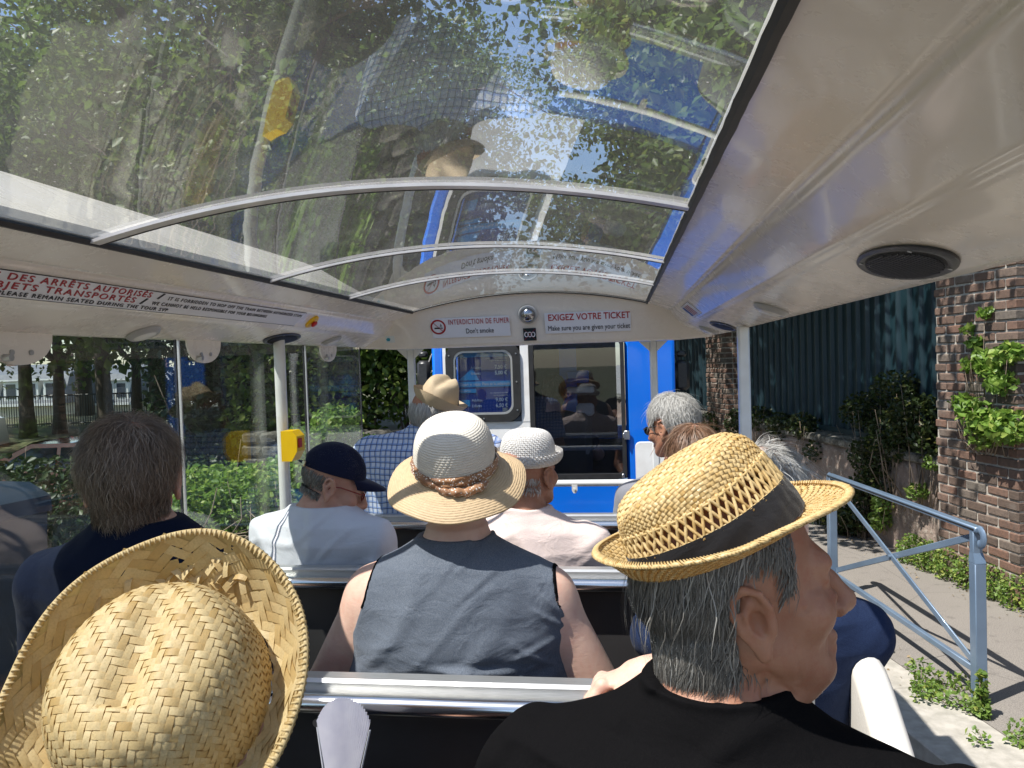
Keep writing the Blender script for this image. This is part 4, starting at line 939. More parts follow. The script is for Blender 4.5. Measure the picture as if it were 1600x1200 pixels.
# --- man in the navy cap
hE = (-.935, 2.37, 1.468)
pE = person('old man in a white shirt and navy cap looking down to the right', (-1.06, 2.40, .80), R_(12), hE, R_(68), R_(-26), 0, w=1.03, neckz=.62, skin='skin', shirt='white_cloth', hair='hair_grey', h=.0048, sleeves=.8, wamp=.009,
    hair_kw=dict(n=2600, L=.018, width=.0018, thick=.004, seed=6, zmax=.03, low=-.07))
# --- woman in the white crochet hat
hF = (-.300, 2.42, 1.490)
pF = person('woman in a pale pink blouse under the white crochet hat', (-.27, 2.44, .80), R_(8), hF, R_(28), R_(0), 0, w=1.04, neckz=.58, skin='skin_red', shirt='pink_cloth', h=.005, sleeves=.7, wamp=.008, hair='hair_silver', hair_kw=dict(n=900, L=.02, zmax=.0, low=-.06))
# --- man in the plaid shirt
hG = (-.80, 3.16, 1.625)
pG = person('broad grey haired man in a blue plaid shirt, left front row', (-.86, 3.20, .80), 0, hG, R_(0), R_(0), 0, w=1.36, dep=1.15, neckz=.78, sh_drop=-.045, ncut=.14, skin='skin_red', shirt='plaid', h=.0055, collar=False, sleeves=.8, neckopen=.072, neck_r=.062, hair='hair_silver', hair_kw=dict(n=3500, L=.055, width=.0024, thick=.016, seed=8, zmax=.07, low=-.08))
# --- grey haired passenger in the right front row
hH = (.195, 3.05, 1.575)
pH = person('silver haired passenger with sunglasses in the right front row looking left', (.14, 3.10, .80), R_(-10), hH, R_(-48), R_(-14), 0, w=.95, neckz=.62, skin='skin_red', shirt='grey_cloth', h=.006, hair='hair_silver', hair_kw=dict(n=8000, L=.065, width=.0016, thick=.016, seed=9, messy=.35, wave=.4, hairline=.05, low=-.05))
# --- brown haired passenger
hI = (.215, 2.42, 1.51)
pI = person('brown haired passenger mostly hidden behind the straw fedora', (.2, 2.46, .80), 0, hI, R_(-10), R_(-10), 0, w=.95, neckz=.60, shirt='grey_cloth', h=.007, hair='hair_brown', hair_kw=dict(n=4500, L=.11, width=.0022, thick=.014, seed=10, messy=.15, hairline=.06, low=-.07))
# --- passenger in navy with the arm along the backrest
hB = (.275, 1.60, 1.535)
wr = at(1012, 1050, 1.40)
oB = Vector((.26, 1.66, .80)); RB = RZ(R_(-0)); lw = np.array(wr-oB)
M['denim2'] = M['denim']
pB = person('passenger in navy with wispy grey hair, arm along the bench behind the fedora', tuple(oB), 0, hB, R_(25), R_(-5), 0, w=1.0, dep=1.1, neckz=.60, skin='skin_pale', shirt='denim', h=.005, sleeves=1.0, wamp=.005, arms={-1: ((-.10, -.19, .47), tuple(lw+np.array((.03, .0, .0)))), 1: ((.17, .08, .28), (.05, .28, .16))}, hair='hair_silver', extra_hand=(-1,),
    hair_kw=dict(n=6000, L=.10, width=.0010, thick=.024, seed=12, messy=.35, wave=.5, hairline=.05, low=-.08, fly=.10))
Rm = np.stack([np.array((0, -1, .15))/np.linalg.norm((0, -1, .15)), np.array((-.96, -.10, -.25))/np.linalg.norm((-.96, -.10, -.25)), np.array((-.25, .15, .96))/np.linalg.norm((-.25, .15, .96))], 1)
V, Q = nets(lambda P: smin(hand_sdf(P, lw, Rm, curl=.75, sc=1.0), cap(P, lw, lw+np.array((.08, .0, .012)), .027, .031), .01), lw-.14, lw+.13, .0019, slack=.006)
bo = [c for c in pB[0].children if c.name.startswith('body')][0]; ho = fast_mesh('tmp', V, Q, M['skin_pale'], smooth=True); nj = join([bo, ho], 'body'); nj.data.polygons.foreach_set('use_smooth', np.ones(len(nj.data.polygons), bool))
mb = MB(); a0, a1 = lw+np.array((.028, 0, .004)), lw+np.array((.14, .01, .02)); mb.tube([a0+(a1-a0)*q for q in np.linspace(0, 1, 8)], [.034, .035, .036, .0365, .038, .039, .040, .041], 20, cap=False); mb.build('shirt_cuff', M['stripe'], pB[0], sharp=0)
# --- driver in the cab
hJ = (-.47, 5.42, 1.62)
pJ = person('driver in a dark shirt behind the dark glass of the cab', (-.46, 5.36, .95), 0, hJ, R_(5), 0, 0, w=1.0, neckz=.52, skin='skin', shirt='navy', h=.008, sleeves=.6, hair='hair_brown', hair_kw=dict(n=1500, L=.04, width=.004), group=None, arms={-1: ((-.27, .18, .25), (-.17, .44, .33)), 1: ((.28, .16, .22), (.18, .44, .33))}, legs=True)
# ------------------------------------------------------------------ hats on them
def Mof(hc, yaw, pitch, roll=0): return np.array(hc), rotm(yaw, pitch, roll)
# 1. wide frayed straw hat, twill of flat strips
hat1 = empty('straw_hat', label='wide frayed golden straw hat with herringbone weave and a hole in its brim, lower left', cat='hat')
Lc, pc = prof_fn([(0, .116), (.045, .117), (.084, .108), (.105, .082), (.115, .045), (.119, .012), (.120, 0)])
Lb, pb_ = prof_fn([(.120, 0), (.124, -.004), (.136, -.003), (.155, .010), (.173, .032)])
def warp1(P):
    x, y, z = P[..., 0], P[..., 1], P[..., 2]; rr = np.sqrt(x*x+y*y)+1e-9; br_ = np.clip((rr-.120)/.053, 0, 1); c, s = x/rr, y/rr
    z = z+br_*(.020*c*c+.052*np.maximum(s, 0)**1.5-.014*np.maximum(-s, 0)**2)+.004*br_*np.sin(5*np.arctan2(y, x)+1); dome = np.clip((z-.07)/.05, 0, 1)*(rr < .105)
    z = z-dome*.014*np.exp(-(x/.022)**2)*(y > -.05); return np.stack([x*(.97+0*z), y*1.06, z], -1)
cell = .0080
def Sc(a, b): u, v = a*cell, b*cell; s = np.sqrt(u*u+v*v)+1e-9; th = np.arctan2(v, u); r_, z_ = pc(s); return warp1(np.stack([r_*np.cos(th), r_*np.sin(th), z_], -1))
K = 44; cb = .0082
def Sb(a, b): th = 2*math.pi*(a-b)/(2*K); s = (a+b)/2*cb*1.25; r_, z_ = pb_(np.minimum(s, Lb)); return warp1(np.stack([r_*np.cos(th), r_*np.sin(th), z_], -1))
nmax = int(Lc/cell)+1; rg = np.random.default_rng(4)
v1 = weave(Sc, 2*nmax+2, 2*nmax+2, cell, 4, .0009, keep=lambda i, j: np.hypot(i*cell, j*cell) < Lc+.002, start=(-nmax-1, -nmax-1), jit=.03, over=1.2, seed=1)
def keepb(i, j):
    s = (i+j)/2*cb*1.25; th = (2*math.pi*(i-j)/(2*K)) % (2*math.pi); k = (s > -.001) & (s < Lb-.006); hole = (np.abs(th-1.50) < .34) & (s > .018) & (s < Lb-.012); hole2 = (np.abs(th-2.2) < .25) & (s > .03) & (s < Lb-.015)
    return k & ~(hole & (rg.random(len(th)) < .16)) & ~(hole2 & (rg.random(len(th)) < .08))
ns = int(2*Lb/(cb*1.25))+2
I_, J_ = [], []
# brim: diagonal grid, i-j in [0, 2K), i+j in [0, ns)
def weave_ring(S, K, ns, keep, **kw):
    parts = []
    V, Q = weave(S, 2*K+3*ns, 2*K+3*ns, 1, keep=lambda i, j: keep(i, j) & ((i-j) >= 0) & ((i-j) < 2*K), start=(-K-ns, -K-ns), diag=True, flip=True, **kw)
    return V, Q
v2 = weave_ring(Sb, K, ns, keepb, period=4, amp=.0010, jit=.04, over=1.2, seed=2)
V, Q = merge([v1, v2]); fast_mesh('woven_body', V, Q, M['straw'], hat1, smooth=True)
# backing sheets slightly under the weave (crown closed, brim open at the hole)
s_ = np.linspace(0, Lc, 30); th = np.linspace(0, 2*math.pi, 97)[:-1]
G = np.array([[(pc(a)[0]*math.cos(b), pc(a)[0]*math.sin(b), pc(a)[1]-.0022) for b in th] for a in s_]); mb = MB(); mb.grid(warp1(G)*np.array((.985, .985, 1)), cu=True)
s_ = np.linspace(0, Lb-.004, 16); G = warp1(np.array([[(pb_(a)[0]*1.012*math.cos(b), pb_(a)[0]*1.012*math.sin(b), pb_(a)[1]-.0030) for b in th] for a in s_])); Fq = []
for i in range(15):
    for j in range(96):
        t_ = th[j]; hole = (abs(t_-1.50) < .34 and 6 < i < 13) or (abs(t_-2.2) < .20 and 8 < i < 12)
        if not (hole and (i*7+j*13) % 5 < 2): Fq.append((i*96+j, i*96+(j+1) % 96, (i+1)*96+(j+1) % 96, (i+1)*96+j))
mb.add(G.reshape(-1, 3), Fq); mb.build('lining', M['straw_under'], hat1, sharp=0)
# rolled stitched rim and loose strips
mb = MB(); RIM = [tuple(warp1(np.array((pb_(Lb-.003)[0]*math.cos(b), pb_(Lb-.003)[0]*math.sin(b), pb_(Lb-.003)[1])))) for b in np.linspace(0, 2*math.pi, 161)[:-1]]
mb.tube(RIM, .0034, 8, closed=True); mb.build('rim', M['straw'], hat1, sharp=0)
mb = MB(); n_ = len(RIM)
for k in range(0, n_):
    p = np.array(RIM[k]); c = p/np.linalg.norm(p[:2]); q = np.array(RIM[(k+1) % n_])-p; o_ = np.array((c[0], c[1], 0)); L_ = [p-o_*.0075+np.array((0, 0, .0015)), p+np.array((0, 0, .0040))+q*.2, p+o_*.0035+q*.35, p-np.array((0, 0, .0036))+q*.5]
    mb.tube(L_, [.0013, .0022, .0022, .0012], 4, flat=.4)
mb.build('rim_binding', M['straw'], hat1, sharp=0)
mb = MB(); r = np.random.default_rng(17)
for k in range(26):
    t_ = 1.50+r.normal()*.26 if k < 20 else 2.15+r.normal()*.2; s0 = .010+.030*r.random(); r_, z_ = pb_(s0); c = warp1(np.array((r_*math.cos(t_), r_*math.sin(t_), z_+.002+.003*r.random()))); al = t_+r.choice([.8, -.8])+r.normal()*.25; d = np.array((math.cos(al), math.sin(al), .28+.25*r.normal()*.4)); sd2 = np.array((-math.sin(al), math.cos(al), r.normal()*.2)); L2 = .016+.018*r.random(); wd = .0038
    P = [[c+d*L2*(q-.5)+np.array((0, 0, .004*math.sin(q*3.1)))+sd2*wd*e for e in (-1, 1)] for q in np.linspace(0, 1, 5)]; mb.grid(P)
mb.build('loose_straw', M['straw'], hat1, sharp=0)
hw, Rw_ = Mof(hC, R_(-5), R_(22)); place(hat1, hat_M(hw, Rw_, off=(0, -.018, .055), tilt=R_(20), roll=R_(3)))
# 2. straw fedora
hat2 = empty('straw_fedora', label='golden straw fedora with open lattice band and black ribbon, closest on the right', cat='hat')
Lc2, pc2 = prof_fn([(0, .104), (.042, .107), (.062, .106), (.073, .094), (.078, .055), (.083, .02), (.0845, 0)])
Lb2, pb2 = prof_fn([(.0845, 0), (.087, -.003), (.100, -.001), (.118, .002), (.128, .005)])
def warp2(P):
    x, y, z = P[..., 0].copy(), P[..., 1].copy(), P[..., 2].copy(); rr = np.sqrt(x*x+y*y)+1e-9; br_ = np.clip((rr-.085)/.04, 0, 1); c, s = x/rr, y/rr; up = np.clip(z/.11, 0, 1)*(1-br_)
    y = y*1.20+br_*.020*np.maximum(-s, 0)-up*.010; z = z+br_*(.042*np.maximum(-s, 0)**1.5+.014*np.abs(c)**3-.010*np.maximum(s, 0)**2)
    z = z-up**2*.016*np.exp(-(x/.020)**2)+up*(.020*s)*(rr/.08); x = x*(1-.10*up*np.clip(y/.06, 0, 1)); x = x*(1-.20*np.exp(-((y-.055)/.035)**2)*up**1.0)
    return np.stack([x, y, z], -1)
def S2(kc, off, Lx, pf, jper):
    return None
NC = 120; rc = .0047
def Sring(pf, Lx, s0): 
    def S(a, b): th = 2*math.pi*a/NC; r_, z_ = pf(np.clip(s0+b*rc, 0, Lx)); return warp2(np.stack([r_*np.cos(th), r_*np.sin(th), z_], -1))
    return S
sB = Lc2-.036; sA = sB-.032      # lattice band between these arc lengths
parts = []
ctop = .0050
def St(a, b): u, v = a*ctop, b*ctop; s = np.sqrt(u*u+v*v)+1e-9; th = np.arctan2(v, u); r_, z_ = pc2(s); return warp2(np.stack([r_*np.cos(th), r_*np.sin(th), z_], -1))
nt_ = int(sA/ctop)+2
parts.append(weave(St, 2*nt_, 2*nt_, 1, 2, .0009, keep=lambda i, j: np.hypot(i*ctop, j*ctop) < sA+.001, start=(-nt_, -nt_), over=1.3, wid=.9, jit=.06, seed=3))
nr = int((Lc2-sB)/rc)+1
NB = 150
def Sbr(a, b): th = 2*math.pi*a/NB; r_, z_ = pb2(np.clip(b*.0044, 0, Lb2)); return warp2(np.stack([r_*np.cos(th), r_*np.sin(th), z_], -1))
parts.append(weave(Sbr, NB, int(Lb2/.0044)+1, 1, 2, .0008, flip=True, over=1.3, wid=.9, jit=.05, seed=5))
V, Q = merge(parts); fast_mesh('woven_body', V, Q, M['straw2'], hat2, smooth=True)
def on2(s, th): r_, z_ = pc2(s); return warp2(np.array((r_*math.cos(th), r_*math.sin(th), z_)))
mb = MB(); nd_ = 60
for k in range(nd_):
    for sg in (-1, 1):
        P = [on2(sA-.003+(sB-sA+.006)*q, 2*math.pi*(k+sg*1.5*q)/nd_)*np.array((1, 1, 1))*(1+.012*math.sin(q*math.pi*4+(k % 2)*3.1)*sg*.5) for q in np.linspace(0, 1, 15)]; mb.tube(P, .0020, 5)
for rowq in (.02, .98):
    mb.tube([on2(sA+(sB-sA)*rowq, b)*(1+.004*math.sin(b*nd_)) for b in np.linspace(0, 2*math.pi, 181)[:-1]], .0017, 5, closed=True)
mb.build('lattice_band', M['straw2'], hat2, sharp=0)
def band_mesh(z0, z1, off=.0022):
    G = []
    for q in np.linspace(0, 1, 8):
        s = z0+(z1-z0)*q; row = []
        for b in np.linspace(0, 2*math.pi, 121)[:-1]:
            p = on2(s, b); n_ = np.array((p[0], p[1], 0)); n_ /= np.linalg.norm(n_); row.append(p+n_*(off+.0012*math.sin(b*9+q*5)*math.sin(q*math.pi)+.0006*math.sin(b*31)))
        G.append(row)
    return G
mb = MB(); mb.grid(band_mesh(Lc2-.038, Lc2-.002), cu=True); mb.build('ribbon', cloth('black grosgrain', (.012, .012, .014), (.022, .021, .024), 900, .5), hat2, sharp=0)
th = np.linspace(0, 2*math.pi, 97)[:-1]
mb = MB(); G = []
for s in np.linspace(0, sA-.002, 14): G.append([on2(s, b)*np.array((.975, .975, 1))-np.array((0, 0, .0022)) for b in th])
mb.grid(G, cu=True); G = [[warp2(np.array((pb2(s)[0]*math.cos(b), pb2(s)[0]*math.sin(b), pb2(s)[1]-.0016))) for b in th] for s in np.linspace(0, Lb2, 8)]; mb.grid(G, cu=True); mb.build('lining', M['straw_under'], hat2, sharp=0)
E2 = [warp2(np.array((pb2(Lb2)[0]*math.cos(b), pb2(Lb2)[0]*math.sin(b), pb2(Lb2)[1]))) for b in np.linspace(0, 2*math.pi, 241)[:-1]]
mb = MB(); mb.tube([p*(1+.003*math.sin(i*2.1))+np.array((0, 0, .0006*math.sin(i*1.3))) for i, p in enumerate(E2)], [.0026+.0006*math.sin(i*1.9) for i in range(240)], 7, closed=True)
for i in range(0, 240): p = E2[i]; q = E2[(i+2) % 240]; c = np.array((p[0], p[1], 0)); c /= np.linalg.norm(c); mb.tube([p-c*.006+np.array((0, 0, .0022)), p*.5+q*.5+np.array((0, 0, .0028)), q+c*.0026, q-np.array((0, 0, .0024))], .0012, 4)
mb.build('rim', M['straw2'], hat2, sharp=0)
hw, Rw_ = Mof(hA, R_(79), R_(4)); place(hat2, hat_M(hw, Rw_, off=(0, .006, .060), tilt=R_(19), roll=R_(-3)) @ Matrix.Diagonal((.98, .97, .87, 1)))
# 3. sewn braid sun hat with the spotted scarf
M['braid_white'] = strawmat('white paper braid', (.74, .69, .60), (.80, .75, .66), (.66, .60, .50), .12, (60, 60, 900), .6); M['braid_tan'] = strawmat('tan paper braid', (.60, .43, .25), (.66, .49, .30), (.52, .36, .19), .12, (60, 60, 900), .6)
def braid(pf, L, s0, s1, pitch, n=128, amp=.0008, lum=0, wf=None, ph=0):
    G = []; N_ = int((s1-s0)/pitch*5)
    for i in range(N_+1):
        s = s0+(s1-s0)*i/N_; f = ((s-s0)/pitch) % 1; b = amp*(f**1.3-(.9 if f < .02 else 0)); r_, z_ = pf(s); r2, z2 = pf(min(L, s+.001)); tx, tz = r2-r_, z2-z_; l = math.hypot(tx, tz)+1e-9; nx, nz = -tz/l, tx/l
        row = []
        for k in range(n):
            a = 2*math.pi*k/n; j = amp*.35*math.sin(k*2.6+int((s-s0)/pitch)*1.9); row.append(((r_-nx*(b+j)*-1)*math.cos(a), (r_-nx*(b+j)*-1)*math.sin(a), z_+nz*(b+j)))
        G.append(row)
    G = np.array(G); return wf(G) if wf else G
hat3 = empty('sun_hat', label='cream crowned sun hat with tan brim and spotted brown scarf on the middle woman', cat='hat')
L3, p3_ = prof_fn([(0, .112), (.03, .112), (.062, .104), (.080, .075), (.086, .04), (.086, .012), (.088, 0)]); L3b, p3b = prof_fn([(.088, 0), (.094, -.004), (.115, -.013), (.138, -.026), (.150, -.036)])
def warp3(G): x, y, z = G[..., 0], G[..., 1], G[..., 2]; rr = np.hypot(x, y); b = np.clip((rr-.09)/.06, 0, 1); a = np.arctan2(y, x); return np.stack([x, y*1.05, z+b*(.005*np.sin(3*a+.5)+.004*np.sin(5*a))], -1)
mb = MB(); mb.grid(braid(p3_, L3, 0, L3, .0052, amp=.0014, wf=warp3), cu=True); mb.build('crown', M['braid_white'], hat3, sharp=0)
mb = MB(); mb.grid(braid(p3b, L3b, 0, L3b, .0052, amp=.0013, wf=warp3), cu=True); Gb = warp3(np.array([[(p3b(s)[0]*math.cos(b), p3b(s)[0]*math.sin(b), p3b(s)[1]-.0022) for b in th] for s in np.linspace(0, L3b, 10)])); mb.grid(Gb, cu=True); mb.build('brim', M['braid_tan'], hat3, sharp=0)
t = NT('spotted scarf'); v = t.n('ShaderNodeTexVoronoi', {'Scale': 210}); t.put(v.inputs['Vector'], t.obj()); M['scarf'] = t.done(t.pr(Base_Color=t.mix(t.math('LESS_THAN', v.outputs[0], .30), t.mix(t.ramp(t.noise(25, 3), .4, .6), (.20, .085, .035), (.36, .17, .07)), (.82, .76, .68)), Roughness=.6, Sheen_Weight=.3))
G = []
for q in np.linspace(0, 1, 13):
    row = []
    for k in range(120):
        a = 2*math.pi*k/120; z_ = .003+.026*q; r_ = .0885+.0045*math.sin(q*math.pi)+.0018*math.sin(q*14+3*math.sin(a*3))+.0012*math.sin(a*17+q*9); row.append((r_*math.cos(a), r_*1.05*math.sin(a), z_+.002*math.sin(a*4)))
    G.append(row)
mb = MB(); mb.grid(G, cu=True); sc_ = mb.build('scarf_band', M['scarf'], hat3, sharp=0)
kn = np.array((.020, -.104, .004)); V, Q = nets(lambda P: smin(smin(ell(P, kn, (.013, .010, .009)), chain(P, [kn, kn+(.022, .008, -.005), kn+(.048, .020, .002), kn+(.062, .034, .006)], [.006, .009, .009, .003], .004), .004), chain(P, [kn, kn+(-.02, .003, -.002), kn+(-.04, .008, .004)], [.006, .008, .004], .004), .004)-.001*np.sin(P[:, 0]*400+P[:, 2]*300), (-.06, -.13, -.03), (.10, -.03, .03), .0022)
fast_mesh('bow', V, Q, M['scarf'], hat3, smooth=True)
hw, Rw_ = Mof(hW, 0, R_(10)); place(hat3, hat_M(hw, Rw_, off=(0, -.006, .050), tilt=R_(13), roll=R_(2)))
# 4. navy cap
hat4 = empty('baseball_cap', label='plain navy baseball cap with buckled strap, worn by the man in white', cat='cap'); capm = cloth('navy cotton twill', (.008, .010, .028), (.012, .015, .04), 900, .2)
def capf(P):
    x, y, z = P[:, 0], P[:, 1], P[:, 2]; d = ell(P, (0, -.006, .0), (.085, .104, .098)); d = np.maximum(np.abs(d)-.0016, -z+.0); d = np.maximum(d, -ell(P, (0, -.115, -.012), (.040, .05, .042)))
    return d
V, Q = nets(capf, (-.1, -.13, -.02), (.1, .12, .12), .0026, slack=.008); fast_mesh('crown', V, Q, capm, hat4, smooth=True)
G = [[((.078-.010*q**2)*math.sin(a)*(1-.05*q), .045+.055*math.cos(a)*1.0+q*.075*math.cos(a*.95), .002-.012*q*q-.020*abs(math.sin(a))**2*(.3+q)*.8+.006) for a in np.linspace(-1.35, 1.35, 25)] for q in np.linspace(0, 1, 9)]
G = np.array(G); mb = MB(); mb.grid(G); mb.grid(G-np.array((0, 0, .003))); mb.build('peak', capm, hat4, sharp=0)
mb = MB(); mb.lathe([(.006, .0995), (.005, .102), (.0001, .103)], 12, M=Matrix.Translation((0, -.006, -.003))); mb.build('button', capm, hat4)
mb = MB(); mb.tube([(.052*math.sin(a)*1.35, -.018-.098*math.cos(a), .006) for a in np.linspace(-.9, .9, 15)], .008, 6, flat=.25); stp = mb.build('strap', capm, hat4, sharp=0); mb = MB(); mb.box((.040, -.105, .007), (.018, .006, .018), bev=.002, rot=Matrix.Rotation(R_(25), 3, 'Z')); mb.build('buckle', mat('brass', (.6, .5, .3), rough=.3, metal=1), stp)
hw, Rw_ = Mof(hE, R_(68), R_(-26)); place(hat4, hat_M(hw, Rw_, off=(0, -.004, .042), tilt=R_(6)))
# glasses
def glasses(label, hc, yaw, pitch, fm, lm, nm='eyeglasses'):
    g = empty(nm, label=label, cat='glasses'); mb = MB()
    for s in (-1, 1):
        mb.tube([(s*.031+.021*math.cos(a), .104-.004*abs(math.cos(a)), .008+.016*math.sin(a)) for a in np.linspace(0, 2*math.pi, 25)[:-1]], .0016, 6, closed=True)
        mb.tube([(s*.052, .102, .014), (s*.074, .085, .016), (s*.082, .02, .014), (s*.082, -.008, .006), (s*.080, -.016, -.01)], .0021, 6)
    mb.tube([(-.011, .104, .01), (0, .108, .013), (.011, .104, .01)], .0016, 6); mb.build('frame', fm, g, sharp=0)
    for s in (-1, 1): mb = MB(); mb.prism([(s*.031+.020*math.cos(a), .008+.015*math.sin(a)) for a in np.linspace(0, 2*math.pi, 21)[:-1]], .1035, .1045, axis=1); mb.build('lens', lm, g, smooth=False)
    R4 = Matrix(rotm(yaw, pitch).tolist()).to_4x4(); g.matrix_world = Matrix.Translation(hc) @ R4; return g
glasses('thin red brown eyeglasses on the man in the navy cap', hE, R_(68), R_(-26), mat('red brown acetate', (.25, .03, .02), rough=.25), M['clear_glass'])
glasses('dark sunglasses on the silver haired passenger', hH, R_(-48), R_(-14), M['black_plastic'], mat('dark lens', (.01, .01, .012), rough=.05, coat=1), 'sunglasses')
# 5. white crochet hat
hat5 = empty('crochet_hat', label='white crochet bucket hat with turned up brim behind the sun hat', cat='hat'); L5, p5_ = prof_fn([(0, .098), (.035, .098), (.066, .090), (.082, .06), (.086, .02), (.087, 0)]); L5b, p5b = prof_fn([(.087, 0), (.091, -.004), (.100, .002), (.108, .016), (.106, .034)])
M['crochet'] = strawmat('white crochet', (.78, .76, .74), (.84, .82, .80), (.70, .68, .66), .15, (300, 300, 300), .7)
def warp5(P): x, y, z = P[..., 0], P[..., 1], P[..., 2]; return np.stack([x, y*1.06, z], -1)
def S5(pf, Lx, nn, rc5): return lambda a, b: (lambda rz: warp5(np.stack([rz[0]*np.cos(2*math.pi*a/nn), rz[0]*np.sin(2*math.pi*a/nn), rz[1]], -1)))(pf(np.clip(b*rc5, 0, Lx)))
V, Q = merge([weave(S5(p5_, L5, 80, .0062), 80, int(L5/.0062)+1, 1, 2, .0011, over=1.2, wid=.82, jit=.05, seed=6, flip=True), weave(S5(p5b, L5b, 96, .0060), 96, int(L5b/.0060)+1, 1, 2, .0011, over=1.2, wid=.85, jit=.05, seed=7, flip=True)]); fast_mesh('crochet_body', V, Q, M['crochet'], hat5, smooth=True)
mb = MB(); mb.grid(warp5(np.array([[(p5_(s)[0]*math.cos(b)*.985, p5_(s)[0]*math.sin(b)*.985, p5_(s)[1]-.0018) for b in th] for s in np.linspace(0, L5, 20)])), cu=True); mb.grid(warp5(np.array([[(p5b(s)[0]*math.cos(b), p5b(s)[0]*math.sin(b), p5b(s)[1]-.0015) for b in th] for s in np.linspace(0, L5b, 10)])), cu=True); mb.build('lining', M['crochet'], hat5, sharp=0)
hw, Rw_ = Mof(hF, R_(28), 0); place(hat5, hat_M(hw, Rw_, off=(0, -.004, .046), tilt=R_(4), roll=R_(4)) @ Matrix.Scale(1.01, 4))
# 6. tan trilby
hat6 = empty('straw_trilby', label='tan trilby with creased crown and brown band on the man in plaid', cat='hat'); L6, p6 = prof_fn([(0, .112), (.035, .113), (.058, .108), (.070, .085), (.080, .05), (.086, .02), (.088, 0)]); L6b, p6b = prof_fn([(.088, 0), (.093, -.002), (.106, .004), (.116, .014), (.120, .022)])
def warp6(P):
    Pn = warp2(P); return Pn*np.array((1.0, .96, 1.0))
M['tan'] = strawmat('fine tan straw', (.52, .40, .26), (.60, .47, .31), (.44, .33, .20), .08, (250, 250, 700), .65)
mb = MB(); mb.grid(braid(p6, L6, 0, L6, .0042, amp=.0005, wf=warp6), cu=True); mb.build('crown', M['tan'], hat6, sharp=0); mb = MB(); mb.grid(braid(p6b, L6b, 0, L6b, .0042, amp=.0005, wf=warp6), cu=True); mb.grid(warp6(np.array([[(p6b(s)[0]*math.cos(b), p6b(s)[0]*math.sin(b), p6b(s)[1]-.002) for b in th] for s in np.linspace(0, L6b, 8)])), cu=True); mb.build('brim', M['tan'], hat6, sharp=0)
G = [[warp6(np.array(((p6(s)[0]+.0022)*math.cos(b), (p6(s)[0]+.0022)*math.sin(b), p6(s)[1]))) for b in th] for s in np.linspace(L6-.030, L6-.001, 6)]
mb = MB(); mb.grid(G, cu=True); mb.build('ribbon', cloth('brown band', (.22, .15, .09), (.28, .20, .12), 500, .4), hat6, sharp=0)
hw, Rw_ = Mof(hG, R_(12), 0); place(hat6, hat_M(hw, Rw_, off=(.008, .0, .070), tilt=R_(2), roll=R_(24)))
# folding fan in the lower middle
fan = empty('folding_fan', tuple(at(530, 1335, 1.19)), label='white pleated paper fan held up at the bottom left of the middle', cat='fan'); G = []
for q in np.linspace(0, 1, 9):
    row = []
    for k in range(49): a = R_(-14)+R_(28)*k/48; rr = .07+.172*q; rr *= 1-.13*abs(a/.245)**2.4*q; row.append((rr*math.sin(a), (.0016 if k % 2 else -.0016)*(.4+q), rr*math.cos(a)+(.0018 if k % 2 else 0)*q))
    G.append(row)
mb = MB(); mb.grid(G); mb.build('paper_leaf', mat('fan paper', (.80, .79, .84), (.72, .71, .78), 30, .8, transl=.1), fan, smooth=False)
fan.rotation_euler = (R_(-14), R_(-3), R_(-8))
for s in (-1, 1): mb = MB(); a = R_(14.6)*s; mb.tube([(0, 0, -.03), (.20*math.sin(a), 0, .20*math.cos(a))], .0025, 6, flat=.5); mb.build('guard_stick', M['label_white'], fan)
# ------------------------------------------------------------------ the street
W0 = np.array((2.66, 6.71)); Uv = np.array((-.216, .976)); Uv /= np.linalg.norm(Uv); Nv = np.array((-Uv[1], Uv[0]))
def W(t, s, z=0): p = W0+Uv*t+Nv*s; return Vector((p[0], p[1], z))
WR = Matrix(((Uv[0], Nv[0], 0), (Uv[1], Nv[1], 0), (0, 0, 1)))      # local x = along the wall, y = towards the road
def sst(x, a, b): t_ = np.clip((x-a)/(b-a), 0, 1); return t_*t_*(3-2*t_)
def hgt(x, y):
    D = -.58*x+.81*y; L = sst(-x+.0*y, 2.6, 4.6)
    h = -.12+.10*sst(D, 4, 5)-.70*sst(D, 7.5, 11)+1.15*sst(D, 16.2, 17.3)-5.0*sst(D, 32, 70)
    h2 = h*L+(-.12)*(1-L)
    return h2-3.0*sst(y, 60, 140)*(1-L)
def asphalt(name, a, b, sc=1.0, stones=True):
    t = NT(name); n1 = t.noise(1.3*sc, 5); n2 = t.noise(160*sc, 3); n3 = t.noise(9*sc, 6, rough=.7)
    c = t.mix(t.ramp(n1, .3, .7), a, b); c = t.mix(t.ramp(n2, .35, .75), c, tuple(x*1.9 for x in b)); c = t.mix(t.math('MULTIPLY', t.ramp(n3, .55, .7), .45), c, tuple(x*.55 for x in a))
    v = t.n('ShaderNodeTexVoronoi', {'Scale': .8}, feature='DISTANCE_TO_EDGE'); t.put(v.inputs['Vector'], t.n('ShaderNodeVectorMath', {0: t.obj(), 1: t.n('ShaderNodeTexNoise', {'Scale': 3.0}).outputs[1]}, operation='ADD').outputs[0])
    cr = t.math('LESS_THAN', v.outputs[0], .0012); c = t.mix(t.math('MULTIPLY', cr, .7), c, (.02, .02, .02))
    return t.done(t.pr(Base_Color=c, Roughness=.9, Normal=t.bump(t.math('ADD', n2, t.math('MULTIPLY', cr, -1.0)), .5, .004)))
M['asphalt'] = asphalt('road asphalt', (.085, .08, .075), (.11, .105, .10))
M['pave'] = asphalt('pavement asphalt', (.125, .112, .10), (.16, .145, .128))
M['concrete'] = mat('kerb concrete', (.42, .39, .34), (.30, .28, .24), 14, .9, bump=.4, bscale=90, bdist=.004)
